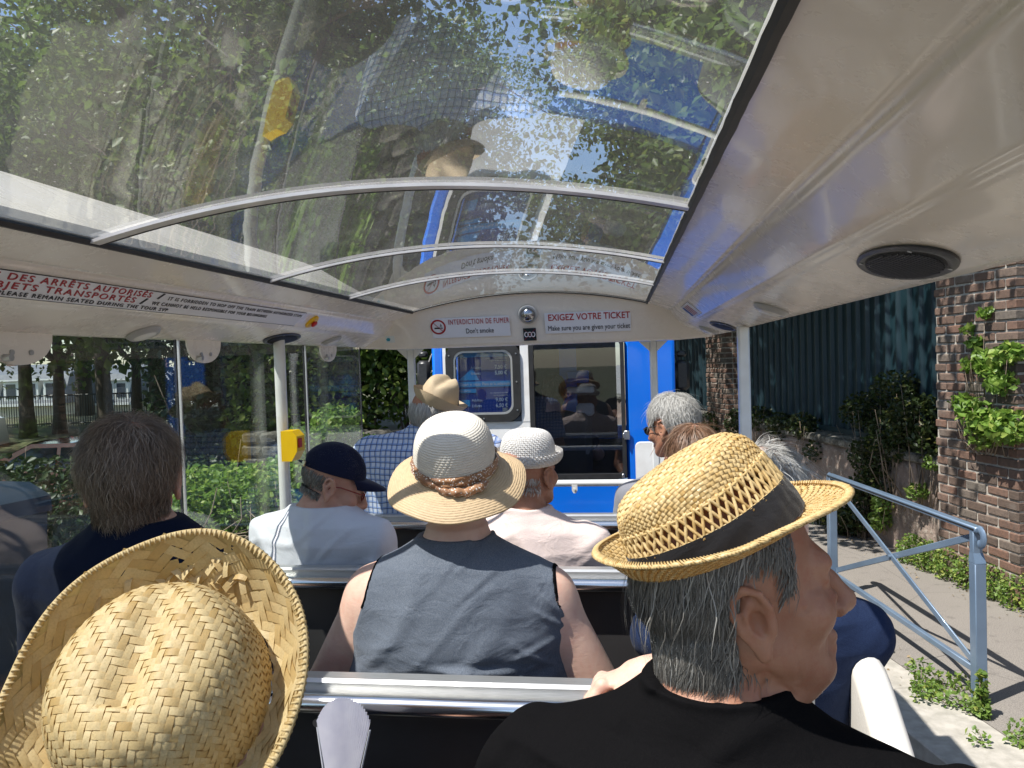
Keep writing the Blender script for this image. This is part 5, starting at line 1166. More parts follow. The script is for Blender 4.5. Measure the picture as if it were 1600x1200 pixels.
M['earth'] = mat('dry verge', (.16, .12, .08), (.07, .09, .035), 3, .95, bump=.6, bscale=30, bdist=.02)
X = np.concatenate([-np.geomspace(400, 12, 30), np.linspace(-11.5, 12, 60), np.geomspace(13, 400, 24)]); Y = np.concatenate([-np.geomspace(200, 6, 14), np.linspace(-5, 30, 90), np.geomspace(32, 600, 30)])
G = [[(x, y, float(hgt(x, y))) for x in X] for y in Y]
t = NT('terrain surface'); n1 = t.noise(.6, 6); n2 = t.noise(25, 5)
sx_ = t.n('ShaderNodeSeparateXYZ', {0: t.obj()})
s_ = t.math('ADD', t.math('MULTIPLY', t.math('SUBTRACT', sx_.outputs[0], float(W0[0])), float(Nv[0])), t.math('MULTIPLY', t.math('SUBTRACT', sx_.outputs[1], float(W0[1])), float(Nv[1])))
edge = t.ramp(t.math('ADD', s_, t.math('MULTIPLY', n2, .5)), 9.2, 9.5)
g = t.mix(t.ramp(n1, .35, .65), (.07, .085, .03), (.15, .12, .075)); g = t.mix(t.ramp(n2, .4, .7), g, (.05, .07, .02))
ro = t.mix(t.ramp(t.noise(1.5, 5), .3, .7), (.20, .18, .155), (.15, .135, .12)); ro = t.mix(t.ramp(t.noise(150, 2), .4, .8), ro, (.26, .24, .21))
M['terrain'] = t.done(t.pr(Base_Color=t.mix(edge, ro, g), Roughness=.95, Normal=t.bump(n2, .4, .02)))
mb = MB(); mb.grid(G); tag(mb.build('ground', M['terrain'], sharp=0), kind='structure')
# road and pavement sheets along the wall
def strip(name, mt, s0, s1, z, t0=-25, t1=60, nt=2, thick=0, **k):
    mb = MB(); 
    if thick: 
        mb.add([W(t_, s, zz) for t_ in (t0, t1) for s in (s0, s1) for zz in (z-thick, z)], [(0, 1, 3, 2), (4, 6, 7, 5), (0, 4, 5, 1), (2, 3, 7, 6), (1, 5, 7, 3)])
    else: mb.add([W(t0, s0, z), W(t1, s0, z), W(t1, s1, z), W(t0, s1, z)], [(0, 1, 2, 3)])
    return tag(mb.build(name, mt, smooth=False), kind='structure')
strip('road', M['asphalt'], 1.9, 5.6, -.112)
strip('pavement', M['pave'], -2, 1.485, 0, thick=.2)
kb = MB()
tt = -20
while tt < 40:
    kb.box(W(tt+.5, 1.70, -.06), (.992, .425, .124), rot=WR, bev=.008); tt += 1.0
tag(kb.build('kerb', M['concrete']), kind='structure')
# ------------------------------------------------------------------ foliage
def leafmat(name, a, b, c, tr=.35, rough=.45):
    t = NT(name); i = t.island(); col = t.mix(t.ramp(i, 0, .55), a, b); col = t.mix(t.ramp(i, .72, 1.0), col, c)
    p = t.pr(Base_Color=col, Roughness=rough, Specular_IOR_Level=.4); tl = t.n('ShaderNodeBsdfTranslucent', {'Color': t.mix(.5, col, tuple(min(1, x*1.8) for x in b))})
    return t.done(t.n('ShaderNodeMixShader', {0: tr, 1: p, 2: tl}))
M['leaf'] = leafmat('tree leaves', (.045, .080, .018), (.085, .14, .026), (.20, .23, .04), .45)
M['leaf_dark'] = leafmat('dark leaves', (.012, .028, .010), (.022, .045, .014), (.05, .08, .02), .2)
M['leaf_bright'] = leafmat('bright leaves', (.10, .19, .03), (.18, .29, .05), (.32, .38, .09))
M['leaf_weed'] = leafmat('weed leaves', (.09, .16, .03), (.16, .25, .05), (.32, .34, .08))
M['leaf_wall'] = leafmat('wall plant leaves', (.018, .032, .010), (.035, .055, .014), (.09, .09, .022), .3)
M['bark'] = mat('bark', (.055, .042, .032), (.10, .08, .06), 6, .9, bump=.9, bscale=14, bdist=.03, stretch=(1, 1, .25))
M['twig'] = mat('dry twigs', (.18, .13, .09), (.28, .22, .16), 20, .9)
def leaf_quads(Cn, size, up=.35, aspect=.62, r=None):
    "rhombic folded leaves (two triangles' worth of quad each) at the given centres"
    r = r or rng; n = len(Cn); nr = r.normal(size=(n, 3)); nr[:, 2] += up*2; nr /= vlen(nr)[:, None]
    a = np.cross(nr, r.normal(size=(n, 3))); a /= vlen(a)[:, None]+1e-9; b = np.cross(nr, a)
    L = (size*(.6+.8*r.random(n)))[:, None]; a = a*L*.5; b = b*L*.5*aspect
    fold = nr*L*.10
    V = np.stack([Cn-a, Cn-a*.15+b+fold, Cn+a, Cn-a*.15-b+fold, Cn+a*.45], 1)
    # 2 quads: left half and right half
    V = np.stack([Cn-a, Cn-a*.2+b+fold, Cn+a*.45+b*.62+fold*.6, Cn+a, Cn+a*.45-b*.62+fold*.6, Cn-a*.2-b+fold], 1)
    i = np.arange(n)[:, None]*6; Q = np.concatenate([i+np.array([0, 1, 2, 3]), i+np.array([0, 3, 4, 5])], 0)
    return V.reshape(-1, 3), Q
def clumps(centers, radii, n_each, r, flat=.75):
    P = []
    for c, rad in zip(centers, radii):
        k = int(n_each*(.6+.8*r.random())); d = r.normal(size=(k, 3)); d /= vlen(d)[:, None]; rr = rad*(.25+.75*r.random(k)**.45)
        q = d*rr[:, None]; q[:, 2] *= flat; P.append(np.array(c)+q)
    return np.concatenate(P)
def grow_tree(name, seed, H, crown_r, leaf=.14, n_leaf=11000, lm='leaf', trunk_r=.2, low=.3, lean=(0, 0), loc=(0, 0, 0), label=None, group=None, cat='tree'):
    r = np.random.default_rng(seed); root = empty(name, loc, label=label, cat=cat, group=group)
    mb = MB(); T = [np.array((lean[0]*q+.12*math.sin(q*5+seed)*q, lean[1]*q, H*.62*q)) for q in np.linspace(0, 1, 9)]
    mb.tube(T, [trunk_r*(1.25 if i == 0 else 1-.085*i) for i in range(9)], 10); tips = []
    nb = 11
    for k in range(nb):
        q = low+(1-low)*(k+.5)/nb; base = T[min(8, int(q*8))]; a = k*2.4+r.random(); L = crown_r*(.55+.5*r.random())*(1.05-.35*abs(q-.6)); el = .25+.75*q+.2*r.random()
        end = base+np.array((math.cos(a)*L*math.cos(el*.8), math.sin(a)*L*math.cos(el*.8), L*math.sin(el)*1.0+.3))
        mid = (base+end)/2+r.normal(size=3)*.15*L; mid[2] += .08*L; P = [base, (base+mid)/2+r.normal(size=3)*.04*L, mid, (mid+end)/2+r.normal(size=3)*.05*L, end]
        br = trunk_r*(.55-.25*q); mb.tube(P, [br, br*.75, br*.55, br*.35, br*.15], 6); tips.append(end)
        for m_ in range(5):
            s0 = P[2] if m_ < 2 else P[3]; e = s0+r.normal(size=3)*np.array((.42, .42, .3))*L+np.array((0, 0, .1*L)); mm = (s0+e)/2+r.normal(size=3)*.06*L; mb.tube([s0, mm, e], [br*.35, br*.22, br*.08], 4); tips += [e, mm]
    top = T[-1]; tips += [top+np.array((0, 0, .5)), top+r.normal(size=3)*.5]
    mb.build('trunk', M['bark'], root, sharp=0)
    rad = [crown_r*(.16+.17*r.random()) for _ in tips]
    P = clumps(tips, rad, n_leaf/len(tips), r); V, Q = leaf_quads(P, leaf, r=r); fast_mesh('crown', V, Q, M[lm], root)
    return root
def clone(o, loc, rz=0, s=1, label=None):
    c = o.copy(); C.objects.link(c); c.location = loc; c.rotation_euler = (0, 0, rz); c.scale = (s, s, s)
    if label: c['label'] = label
    for ch in list(o.children):
        d = ch.copy(); C.objects.link(d); d.parent = c
        for g in ch.children: e = g.copy(); C.objects.link(e); e.parent = d
    return c
def shrub(name, label, boxes, n, leaf, lm, stems=True, cat='shrub', r=None, loc=None, group=None, up=.35, stem_n=40, flat=.8, sr=.006):
    "boxes: (centre, radius) clumps in world space; stems rise from the ground under them"
    r = r or np.random.default_rng(abs(hash(label)) % 1000 if False else len(label)*7+n)
    c0 = np.mean([b[0] for b in boxes], 0); z0 = min(b[0][2]-b[1] for b in boxes) if loc is None else loc[2]
    org = np.array((c0[0], c0[1], z0)) if loc is None else np.array(loc)
    root = empty(name, tuple(org), label=label, cat=cat, group=group)
    cs = [np.array(b[0])-org for b in boxes]; tot = sum(b[1]**2 for b in boxes)
    P = np.concatenate([clumps([c], [b[1]], n*b[1]**2/tot, r, flat) for c, b in zip(cs, boxes)])
    V, Q = leaf_quads(P, leaf, up, r=r); fast_mesh('foliage', V, Q, M[lm], root)
    if stems:
        mb = MB()
        for k in range(stem_n):
            c = cs[k % len(cs)]; rd = boxes[k % len(cs)][1]; e = c+r.normal(size=3)*rd*.45; b = np.array((c[0]*.8+r.normal()*rd*.2, c[1]*.8+r.normal()*rd*.2, 0)); m_ = (b+e)/2+r.normal(size=3)*rd*.15
            mb.tube([b, m_, e], [sr, sr*.8, sr*.4], 4)
        mb.build('stem', M['twig'] if sr < .01 else M['bark'], root, sharp=0)
    return root
# ------------------------------------------------------------------ wall, fence, pillars on the right
def stone_mat(name, a, b, c, sc=3):
    t = NT(name); n = t.noise(sc, 6, rough=.65); m_ = t.noise(sc*9, 5); col = t.mix(t.ramp(n, .4, .6), a, b); col = t.mix(t.ramp(m_, .55, .72), col, c)
    st = t.noise(sc*1.5, 4, t.obj((1, 1, .22))); col = t.mix(t.math('MULTIPLY', t.ramp(st, .56, .68), .6), col, (.055, .05, .042))
    return t.done(t.pr(Base_Color=col, Roughness=.92, Normal=t.bump(t.math('ADD', n, t.math('MULTIPLY', m_, .5)), .8, .03)))
M['plaster'] = stone_mat('old pink render', (.34, .255, .21), (.24, .185, .15), (.42, .37, .31))
M['coping'] = stone_mat('weathered coping', (.30, .28, .24), (.08, .075, .06), (.02, .02, .017), 7)
M['stone'] = stone_mat('limestone blocks', (.36, .33, .27), (.22, .19, .15), (.45, .42, .36), 4)
mb = MB(); G = []
r = np.random.default_rng(3)
for t_ in np.linspace(-8, 30, 260):
    G.append([W(t_, .015*math.sin(t_*7+z*5)+.02*r.random(), z) for z in np.linspace(-.05, .86, 10)]+[W(t_, -.25, .86), W(t_, -.25, -.05)])
mb.grid(G); wall = empty('retaining_wall', W(0, 0, 0), label='low retaining wall of stained pink render with weathered coping beside the pavement', cat='wall')
WLI = Matrix.Translation(-W(0, 0, 0)); o = mb.build('wall_face', M['plaster'], wall, sharp=0); o.data.transform(WLI)
mb = MB(); t_ = -8
while t_ < 30:
    L = .5+.35*r.random(); mb.box(W(t_+L/2, -.10, .895+.006*r.random()), (L-.012, .30+.02*r.random(), .085), rot=WR, bev=.018); t_ += L
o = mb.build('coping', M['coping'], wall); o.data.transform(WLI)
# brick pillars built of single bricks
def brickmat():
    t = NT('bricks'); i = t.island(); c = t.mix(t.ramp(i, 0, .5), (.095, .072, .056), (.175, .098, .068)); c = t.mix(t.ramp(i, .6, 1), c, (.15, .128, .105)); n = t.noise(35, 6, rough=.7)
    c = t.mix(t.math('MULTIPLY', t.ramp(n, .45, .7), .6), c, (.05, .042, .036)); c = t.mix(t.math('MULTIPLY', t.ramp(t.noise(3, 4), .6, .75), .45), c, (.34, .30, .26))
    return t.done(t.pr(Base_Color=c, Roughness=.9, Normal=t.bump(n, .7, .006)))
M['brick'] = brickmat(); M['mortar'] = mat('mortar', (.46, .43, .37), (.32, .29, .25), 30, .95, bump=.6, bdist=.01)
def pillar(t0, t1, s1, H, label, seed):
    r = np.random.default_rng(seed); root = empty('brick_pillar', W((t0+t1)/2, 0, 0), label=label, cat='pillar', group='brick pillars of the fence'); I = Matrix.Translation(-W((t0+t1)/2, 0, 0))
    core = MB(); core.box(W((t0+t1)/2, s1/2-.15, H/2), (t1-t0-.016, s1+.3-.016, H), rot=WR); o = core.build('mortar_core', M['mortar'], root, smooth=False); o.data.transform(I)
    mb = MB(); z = .0; k = 0
    while z < H-.06:
        h = .063; x = t0-(0 if k % 2 else .11)
        while x < t1-.01:
            a, b = max(x, t0), min(x+.213, t1)
            if b-a > .03: mb.box(W((a+b)/2, s1-.05+.008*r.random(), z+h/2), (b-a-.004, .10, h-.004*r.random()), rot=WR @ Matrix.Rotation(R_(r.normal()*.9), 3, 'Z') @ Matrix.Rotation(R_(r.normal()*.5), 3, 'Y'), bev=.004+.005*r.random())
            x += .225
        y = -.3-(0 if k % 2 == 0 else .11)
        for tt_, in ((t0,), (t1,)):
            y = -.3-(0 if k % 2 else .11)
            while y < s1-.11:
                a, b = y, min(y+.213, s1-.105)
                if b-a > .03: mb.box(W(tt_+(.05 if tt_ == t0 else -.05), (a+b)/2, z+h/2), (.10, b-a, h), rot=WR, bev=.005)
                y += .225
        z += .0755; k += 1
    o = mb.build('brickwork', M['brick'], root, smooth=False); o.data.transform(I); return root
pillar(-.88, .04, .10, 3.3, 'near brick pillar with ivy and dappled light at the right edge', 1)
pillar(4.95, 5.85, .07, 3.3, 'far brick pillar between two dark green fence sheets behind the white post', 2)
M['green_metal'] = mat('dark green sheet', (.005, .021, .029), (.007, .027, .036), 4, .5, bump=.05)
def sheet(t0, t1, label):
    root = empty('sheet_fence', W(t0, 0, 0), label=label, cat='fence', group='corrugated fence sheets'); I = Matrix.Translation(-W(t0, 0, 0)); mb = MB(); t_ = t0; row = []
    while t_ < t1:
        for a, s in ((0, -.14), (.125, -.14), (.132, -.125), (.145, -.105), (.16, -.105), (.173, -.125)): row.append((t_+a, s))
        t_ += .18
    mb.grid([[W(a, s, z) for a, s in row] for z in (.965, 3.2)]); o = mb.build('corrugated_sheet', M['green_metal'], root, smooth=False); o.data.transform(I)
    for z in (1.0, 3.15):
        mb = MB(); mb.box(W((t0+t1)/2, -.09, z), (t1-t0, .03, .05), rot=WR); o = mb.build('rail', M['green_metal'], root, smooth=False); o.data.transform(I)
    return root
sheet(.06, 4.93, 'wide dark green corrugated fence sheet between the two brick pillars'); sheet(5.87, 12, 'dark green corrugated fence sheet beyond the far pillar'); sheet(-6, -.9, 'dark green corrugated fence sheet on the camera side of the near pillar')
# stone quoin at the foot of the near pillar
mb = MB(); mb.box(W(-1.12, .02, .28), (.34, .14, .42), rot=WR, bev=.03); mb.box(W(-1.2, .0, .64), (.45, .12, .26), rot=WR, bev=.04)
tag(mb.build('stone_block', M['stone']), 'pale stone blocks at the foot of the wall right of the brick pillar', 'stone')
# barrier
M['barrier'] = mat('blue grey barrier paint', srgb('#6f8296'), srgb('#66788c'), 6, .35, metal=.2, coat=.2)
A = Vector((1.550, 6.06, 0)); B = Vector((1.792, 4.225, 0)); bar = empty('pavement_barrier', B, label='blue grey metal pedestrian barrier with crossed braces on the pavement', cat='barrier')
BI = Matrix.Translation(-B); dr_ = (B-A).normalized(); sd_ = Vector((-dr_.y, dr_.x, 0)); BR = Matrix(((dr_.x, sd_.x, 0), (dr_.y, sd_.y, 0), (0, 0, 1)))
def bb(mb, name): o = mb.build(name, M['barrier'], bar); o.data.transform(BI); return o
for P, s in ((A, -1), (B, 1)):
    mb = MB(); mb.box(P+Vector((0, 0, .36)), (.058, .058, .76), rot=BR, bev=.004); mb.box(P+Vector((0, 0, .80))-dr_*s*.010, (.036, .05, .22), rot=BR, bev=.004)
    mb.add([P+dr_*(.029*a)+sd_*(.029*b)+Vector((0, 0, .74)) for a, b in ((-1, -1), (1, -1), (1, 1), (-1, 1))]+[P-dr_*s*.010+dr_*(.018*a)+sd_*(.025*b)+Vector((0, 0, .79)) for a, b in ((-1, -1), (1, -1), (1, 1), (-1, 1))], [(0, 1, 5, 4), (1, 2, 6, 5), (2, 3, 7, 6), (3, 0, 4, 7)])
    bb(mb, 'post')
    mb = MB(); c = P+Vector((0, 0, .875))+dr_*s*.02
    a_ = np.linspace(-math.pi/2, math.pi/2, 9); mb.tube([c+dr_*s*(.038*math.cos(q))+Vector((0, 0, .038*math.sin(q))) for q in a_], .012, 8, flat=2.0); bb(mb, 'end_cap')
mb = MB(); mb.box((A+B)/2+Vector((0, 0, .912)), ((B-A).length+.05, .05, .032), rot=BR, bev=.006); tr_ = bb(mb, 'top_rail')
for s in (-1, 1):
    mb = MB(); mb.box((A+B)/2+sd_*s*.0255+Vector((0, 0, .913)), ((B-A).length+.03, .003, .008), rot=BR); o = mb.build('groove', M['black'], tr_, smooth=False); o.data.transform(BI)
mb = MB(); mb.box((A+B)/2+Vector((0, 0, .17)), ((B-A).length-.05, .03, .035), rot=BR, bev=.004); bb(mb, 'bottom_rail')
for z0, z1, off in ((.87, .20, .0), (.20, .87, .014)):
    a, b = A+Vector((0, 0, z0))+dr_*.03, B+Vector((0, 0, z1))-dr_*.03; d = (b-a); xx = d.normalized(); zz = sd_.cross(xx)*-1; RR = Matrix(((xx.x, sd_.x, zz.x), (xx.y, sd_.y, zz.y), (xx.z, sd_.z, zz.z)))
    mb = MB(); mb.box((a+b)/2+sd_*off, (d.length, .012, .038), rot=RR, bev=.003); bb(mb, 'brace')
mb = MB(); c = (A+B)/2+Vector((0, 0, .535)); mb.tube([c-sd_*.02, c+sd_*.03], .012, 10); bb(mb, 'bolt')
# plants on the right
def wp(t_, s, z): return tuple(W(t_, s, z))
shrub('wall_shrub', 'dark green shrub growing over the wall coping next to the brick pillar', [(wp(.45, -.0, 1.22), .30), (wp(.75, .0, 1.05), .30), (wp(1.05, .05, .85), .26), (wp(.95, .08, .6), .2), (wp(1.3, .0, 1.25), .25), (wp(.2, 0, 1.05), .2), (wp(.7, .05, 1.5), .22)], 5200, .045, 'leaf_wall', r=np.random.default_rng(5))
shrub('wall_plant', 'sparse creeper over the coping halfway along the green fence', [(wp(2.6, .02, 1.0), .2), (wp(3.2, .02, .95), .22), (wp(2.3, .03, .75), .15), (wp(3.9, 0, 1.0), .22), (wp(4.6, 0, .9), .25), (wp(5.5, .1, .8), .25)], 2600, .05, 'leaf_wall', r=np.random.default_rng(6))
shrub('wall_plant', 'small yellow green tuft on the wall below the coping near the brick pillar', [(wp(.35, .08, .62), .10), (wp(.15, .08, .88), .07)], 240, .045, 'leaf_weed', r=np.random.default_rng(8), sr=.003, stem_n=12)
shrub('wall_plant', 'yellowish plant low on the wall behind the barrier', [(wp(.85, .10, .42), .12), (wp(.9, .1, .25), .12)], 300, .05, 'leaf_weed', r=np.random.default_rng(9), sr=.003, stem_n=12)
shrub('wall_plant', 'dark hanging plant on the wall face left of the barrier', [(wp(1.2, .08, .5), .2), (wp(1.3, .1, .2), .2), (wp(1.5, .15, .1), .2), (wp(2.0, .1, .1), .2)], 1600, .05, 'leaf_wall', r=np.random.default_rng(10))
shrub('ivy', 'bright green ivy climbing the upper part of the near brick pillar', [(wp(-.42, .13, 1.98), .05), (wp(-.50, .13, 1.88), .06), (wp(-.58, .14, 1.78), .08), (wp(-.66, .14, 1.70), .10), (wp(-.78, .15, 1.60), .12), (wp(-.85, .14, 1.8), .10), (wp(-.42, .13, 1.70), .05), (wp(-.35, .13, 1.74), .04), (wp(-.62, .14, 2.1), .05)], 900, .055, 'leaf_bright', cat='ivy', r=np.random.default_rng(11), sr=.003, stem_n=16, up=0)
shrub('fig_plant', 'leafy green plant growing from the near brick pillar halfway up', [(wp(-.38, .15, 1.42), .11), (wp(-.52, .17, 1.36), .14), (wp(-.68, .17, 1.30), .14), (wp(-.60, .17, 1.18), .12), (wp(-.86, .17, 1.28), .16)], 900, .06, 'leaf_bright', cat='plant', r=np.random.default_rng(12), sr=.004, stem_n=16)
shrub('weed', 'thick green weeds at the foot of the near brick pillar', [(wp(.35-.25*k, .13, .10), .14) for k in range(7)], 4200, .028, 'leaf_weed', cat='weed', r=np.random.default_rng(13), sr=.003, stem_n=40, flat=1.1)
shrub('weed', 'reddish brown and green weeds along the wall base at the right edge', [(wp(-1.15-.2*k, .10, .08), .14) for k in range(5)], 2400, .028, 'leaf_wall', cat='weed', r=np.random.default_rng(14), sr=.003, stem_n=30)
def weed(px, py, h, label, seed, spread=.06, n=160, tall=False):
    r = np.random.default_rng(seed); d = at(px, py, 1)-Vector((0, 0, CAMZ)); p = Vector((0, 0, CAMZ))+d*(-CAMZ/d.z); bs = []
    if tall: bs = [((p.x, p.y, h*q), spread*(1-.6*q)) for q in (.15, .35, .55, .75, .92)]
    else: bs = [((p.x+r.normal()*spread, p.y+r.normal()*spread, h*.5*r.random()+.03), spread) for _ in range(6)]
    shrub('weed', label, bs, n*2, .026 if not tall else .034, 'leaf_weed', cat='weed', r=r, sr=.0025, stem_n=10, loc=(p.x, p.y, 0))
weed(1535, 1122, .24, 'tall single weed stem in front of the barrier post foot', 21, .045, 160, True)
weed(1462, 1085, .14, 'low bushy weed on the kerb line below the barrier brace', 22, .07, 260)
weed(1375, 1020, .08, 'small weed tuft on the kerb beside the navy sleeve', 23, .04, 90)
weed(1500, 1105, .05, 'flat yellowish weed between the two kerb weeds', 24, .06, 90)
weed(1580, 1165, .04, 'brown dried weed patch at the lower right corner of the kerb', 25, .06, 90)
r = np.random.default_rng(77); n = 900; tt_ = -2+7*r.random(n); ss_ = np.where(r.random(n) < .55, .05+.35*r.random(n)**2, 1.35+.5*r.random(n)); P = np.array([tuple(W(a, b, .004+.006*c)) for a, b, c in zip(tt_, ss_, r.random(n))])
V, Q = leaf_quads(P, .018, up=1.6, r=r); M['litter'] = leafmat('dead leaves', (.16, .10, .05), (.26, .19, .10), (.34, .28, .16), .1); fast_mesh('leaf_litter', V, Q, M['litter'], label='dry leaf litter and grit scattered along the wall foot and kerb', cat='leaf litter', kind='stuff')
# ------------------------------------------------------------------ left side: hedge, bin, cars, trees, houses
hz = lambda x, y, z: (x, y, z)
shrub('hedge', 'sunlit leafy hedge outside the side window behind the man in the blue cap', [((-3.55+.2*k, 6.1+.12*math.sin(k*2), .78+.08*math.sin(k*3)), .36) for k in range(5)]+[((-3.5+.25*k, 6.1, .35), .35) for k in range(4)], 8500, .055, 'leaf_bright', cat='hedge', r=np.random.default_rng(31), sr=.006, stem_n=70)
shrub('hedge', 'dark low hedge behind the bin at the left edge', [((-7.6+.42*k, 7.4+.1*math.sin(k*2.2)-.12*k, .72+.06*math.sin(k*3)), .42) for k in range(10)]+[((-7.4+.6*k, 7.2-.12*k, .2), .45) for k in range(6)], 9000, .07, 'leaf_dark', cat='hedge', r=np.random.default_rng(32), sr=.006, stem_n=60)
shrub('bush', 'bright light green bush behind the yellow button box', [((-2.72, 6.5, 1.15), .30), ((-2.5, 6.5, 1.35), .24), ((-2.3, 6.6, 1.05), .26), ((-2.9, 6.5, .9), .3), ((-2.35, 6.5, .8), .25)], 3600, .05, 'leaf_bright', cat='bush', r=np.random.default_rng(33), sr=.005, stem_n=40)
# rubble with dry twigs
mb = MB(); r = np.random.default_rng(35)
for k in range(60): 
    mb.box((-3.0+r.normal()*.25, 5.35+r.normal()*.12, -.02+.5*r.random()**1.3), tuple(.05+.13*r.random(3)), rot=Euler(tuple(r.random(3)*6)).to_matrix(), bev=.02)
rub = empty('rubble_pile', (-3.0, 5.35, -.05), label='heap of pale rubble and dry twigs in front of the sunlit hedge', cat='rubble'); RI = Matrix.Translation((3.0, -5.35, .05))
o = mb.build('stones', M['stone'], rub); o.data.transform(RI)
mb = MB()
for k in range(130):
    b = np.array((-3.0+r.normal()*.3, 5.3+r.normal()*.15, .2+.4*r.random())); d = r.normal(size=3)*np.array((.25, .1, .2)); mb.tube([b, b+d*.5+r.normal(size=3)*.03, b+d], [.006, .005, .003], 4)
o = mb.build('twigs', M['twig'], rub, sharp=0); o.data.transform(RI)
# low stone wall and the high green bank ahead on the left
sw = MB(); r = np.random.default_rng(36)
for c_ in range(7):
    x = -4.6-.1*r.random()
    while x < -2.35: 
        L = .18+.25*r.random(); sw.box((x+L/2, 8.6-(x+2.4)*.15, .02+.155*c_+.07), (L-.02, .35, .14), bev=.03, rot=Matrix.Rotation(r.normal()*.03, 3, 'Y')); x += L
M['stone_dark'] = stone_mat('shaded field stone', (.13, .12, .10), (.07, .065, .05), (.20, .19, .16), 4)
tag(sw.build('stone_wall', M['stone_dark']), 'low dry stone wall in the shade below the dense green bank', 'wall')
shrub('overgrown_shrub', 'tall dense dark green shrub above the low stone wall left of the blue cab', [((-4.6+.5*k, 9.6, 1.2+.62*j+.1*k), .62) for k in range(6) for j in range(6)], 30000, .10, 'leaf', cat='shrub', r=np.random.default_rng(37), sr=.02, stem_n=30)
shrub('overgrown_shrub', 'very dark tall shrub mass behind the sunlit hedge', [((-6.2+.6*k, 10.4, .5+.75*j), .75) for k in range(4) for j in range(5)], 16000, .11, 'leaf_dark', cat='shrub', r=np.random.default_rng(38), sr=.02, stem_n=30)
# waste bin
M['bin'] = mat('slate blue bin plastic', srgb('#182a3d'), srgb('#142434'), 8, .45)
bn = empty('waste_container', (-3.92, 3.95, -.08), rz=R_(-8), label='slate blue waste container with a poster at the lower left edge', cat='bin')
mb = MB(); mb.prism([(-.36, 0), (.30, 0), (.36, 1.1), (-.42, 1.1)], -.35, .35, axis=1); mb.build('body', M['bin'], bn, sharp=30)
mb = MB(); mb.prism([(-.43, 1.105), (.37, 1.105), (.36, 1.2), (.2, 1.28), (-.25, 1.28), (-.42, 1.2)], -.38, .38, axis=1); mb.build('lid', M['bin'], bn, sharp=30)
mb = MB(); mb.box((-.02, -.40, 1.12), (.66, .03, .03), bev=.01); mb.build('handle', mat('bin bar', srgb('#2a66b8'), rough=.4), bn)
mb = MB(); mb.box((.06, -.353, .96), (.23, .004, .165)); po = mb.build('poster', M['label_white'], bn, smooth=False)
mb = MB(); mb.box((.015, -.357, .965), (.115, .003, .115)); mb.build('picture', mat('poster blue', srgb('#5aa0d8'), srgb('#cfe3f2'), 25), po, smooth=False)
mb = MB(); mb.box((.12, -.357, .965), (.08, .003, .08)); mb.build('picture', mat('poster orange', srgb('#e89a5a'), srgb('#f0c090'), 25), po, smooth=False)
mb = MB(); mb.lathe([(.014, 0), (.014, .006), (.006, .007), (.005, 0)], 16, M=Matrix.Translation((.05, -.352, .70)) @ Matrix.Rotation(R_(90), 4, 'X')); mb.build('lock', M['steel'], bn)
for x in (-.3, .26):
    for y in (-.28, .28): mb = MB(); mb.tube([(x, y-.03, .07), (x, y+.03, .07)], .075, 14); mb.build('wheel', M['black'], bn)
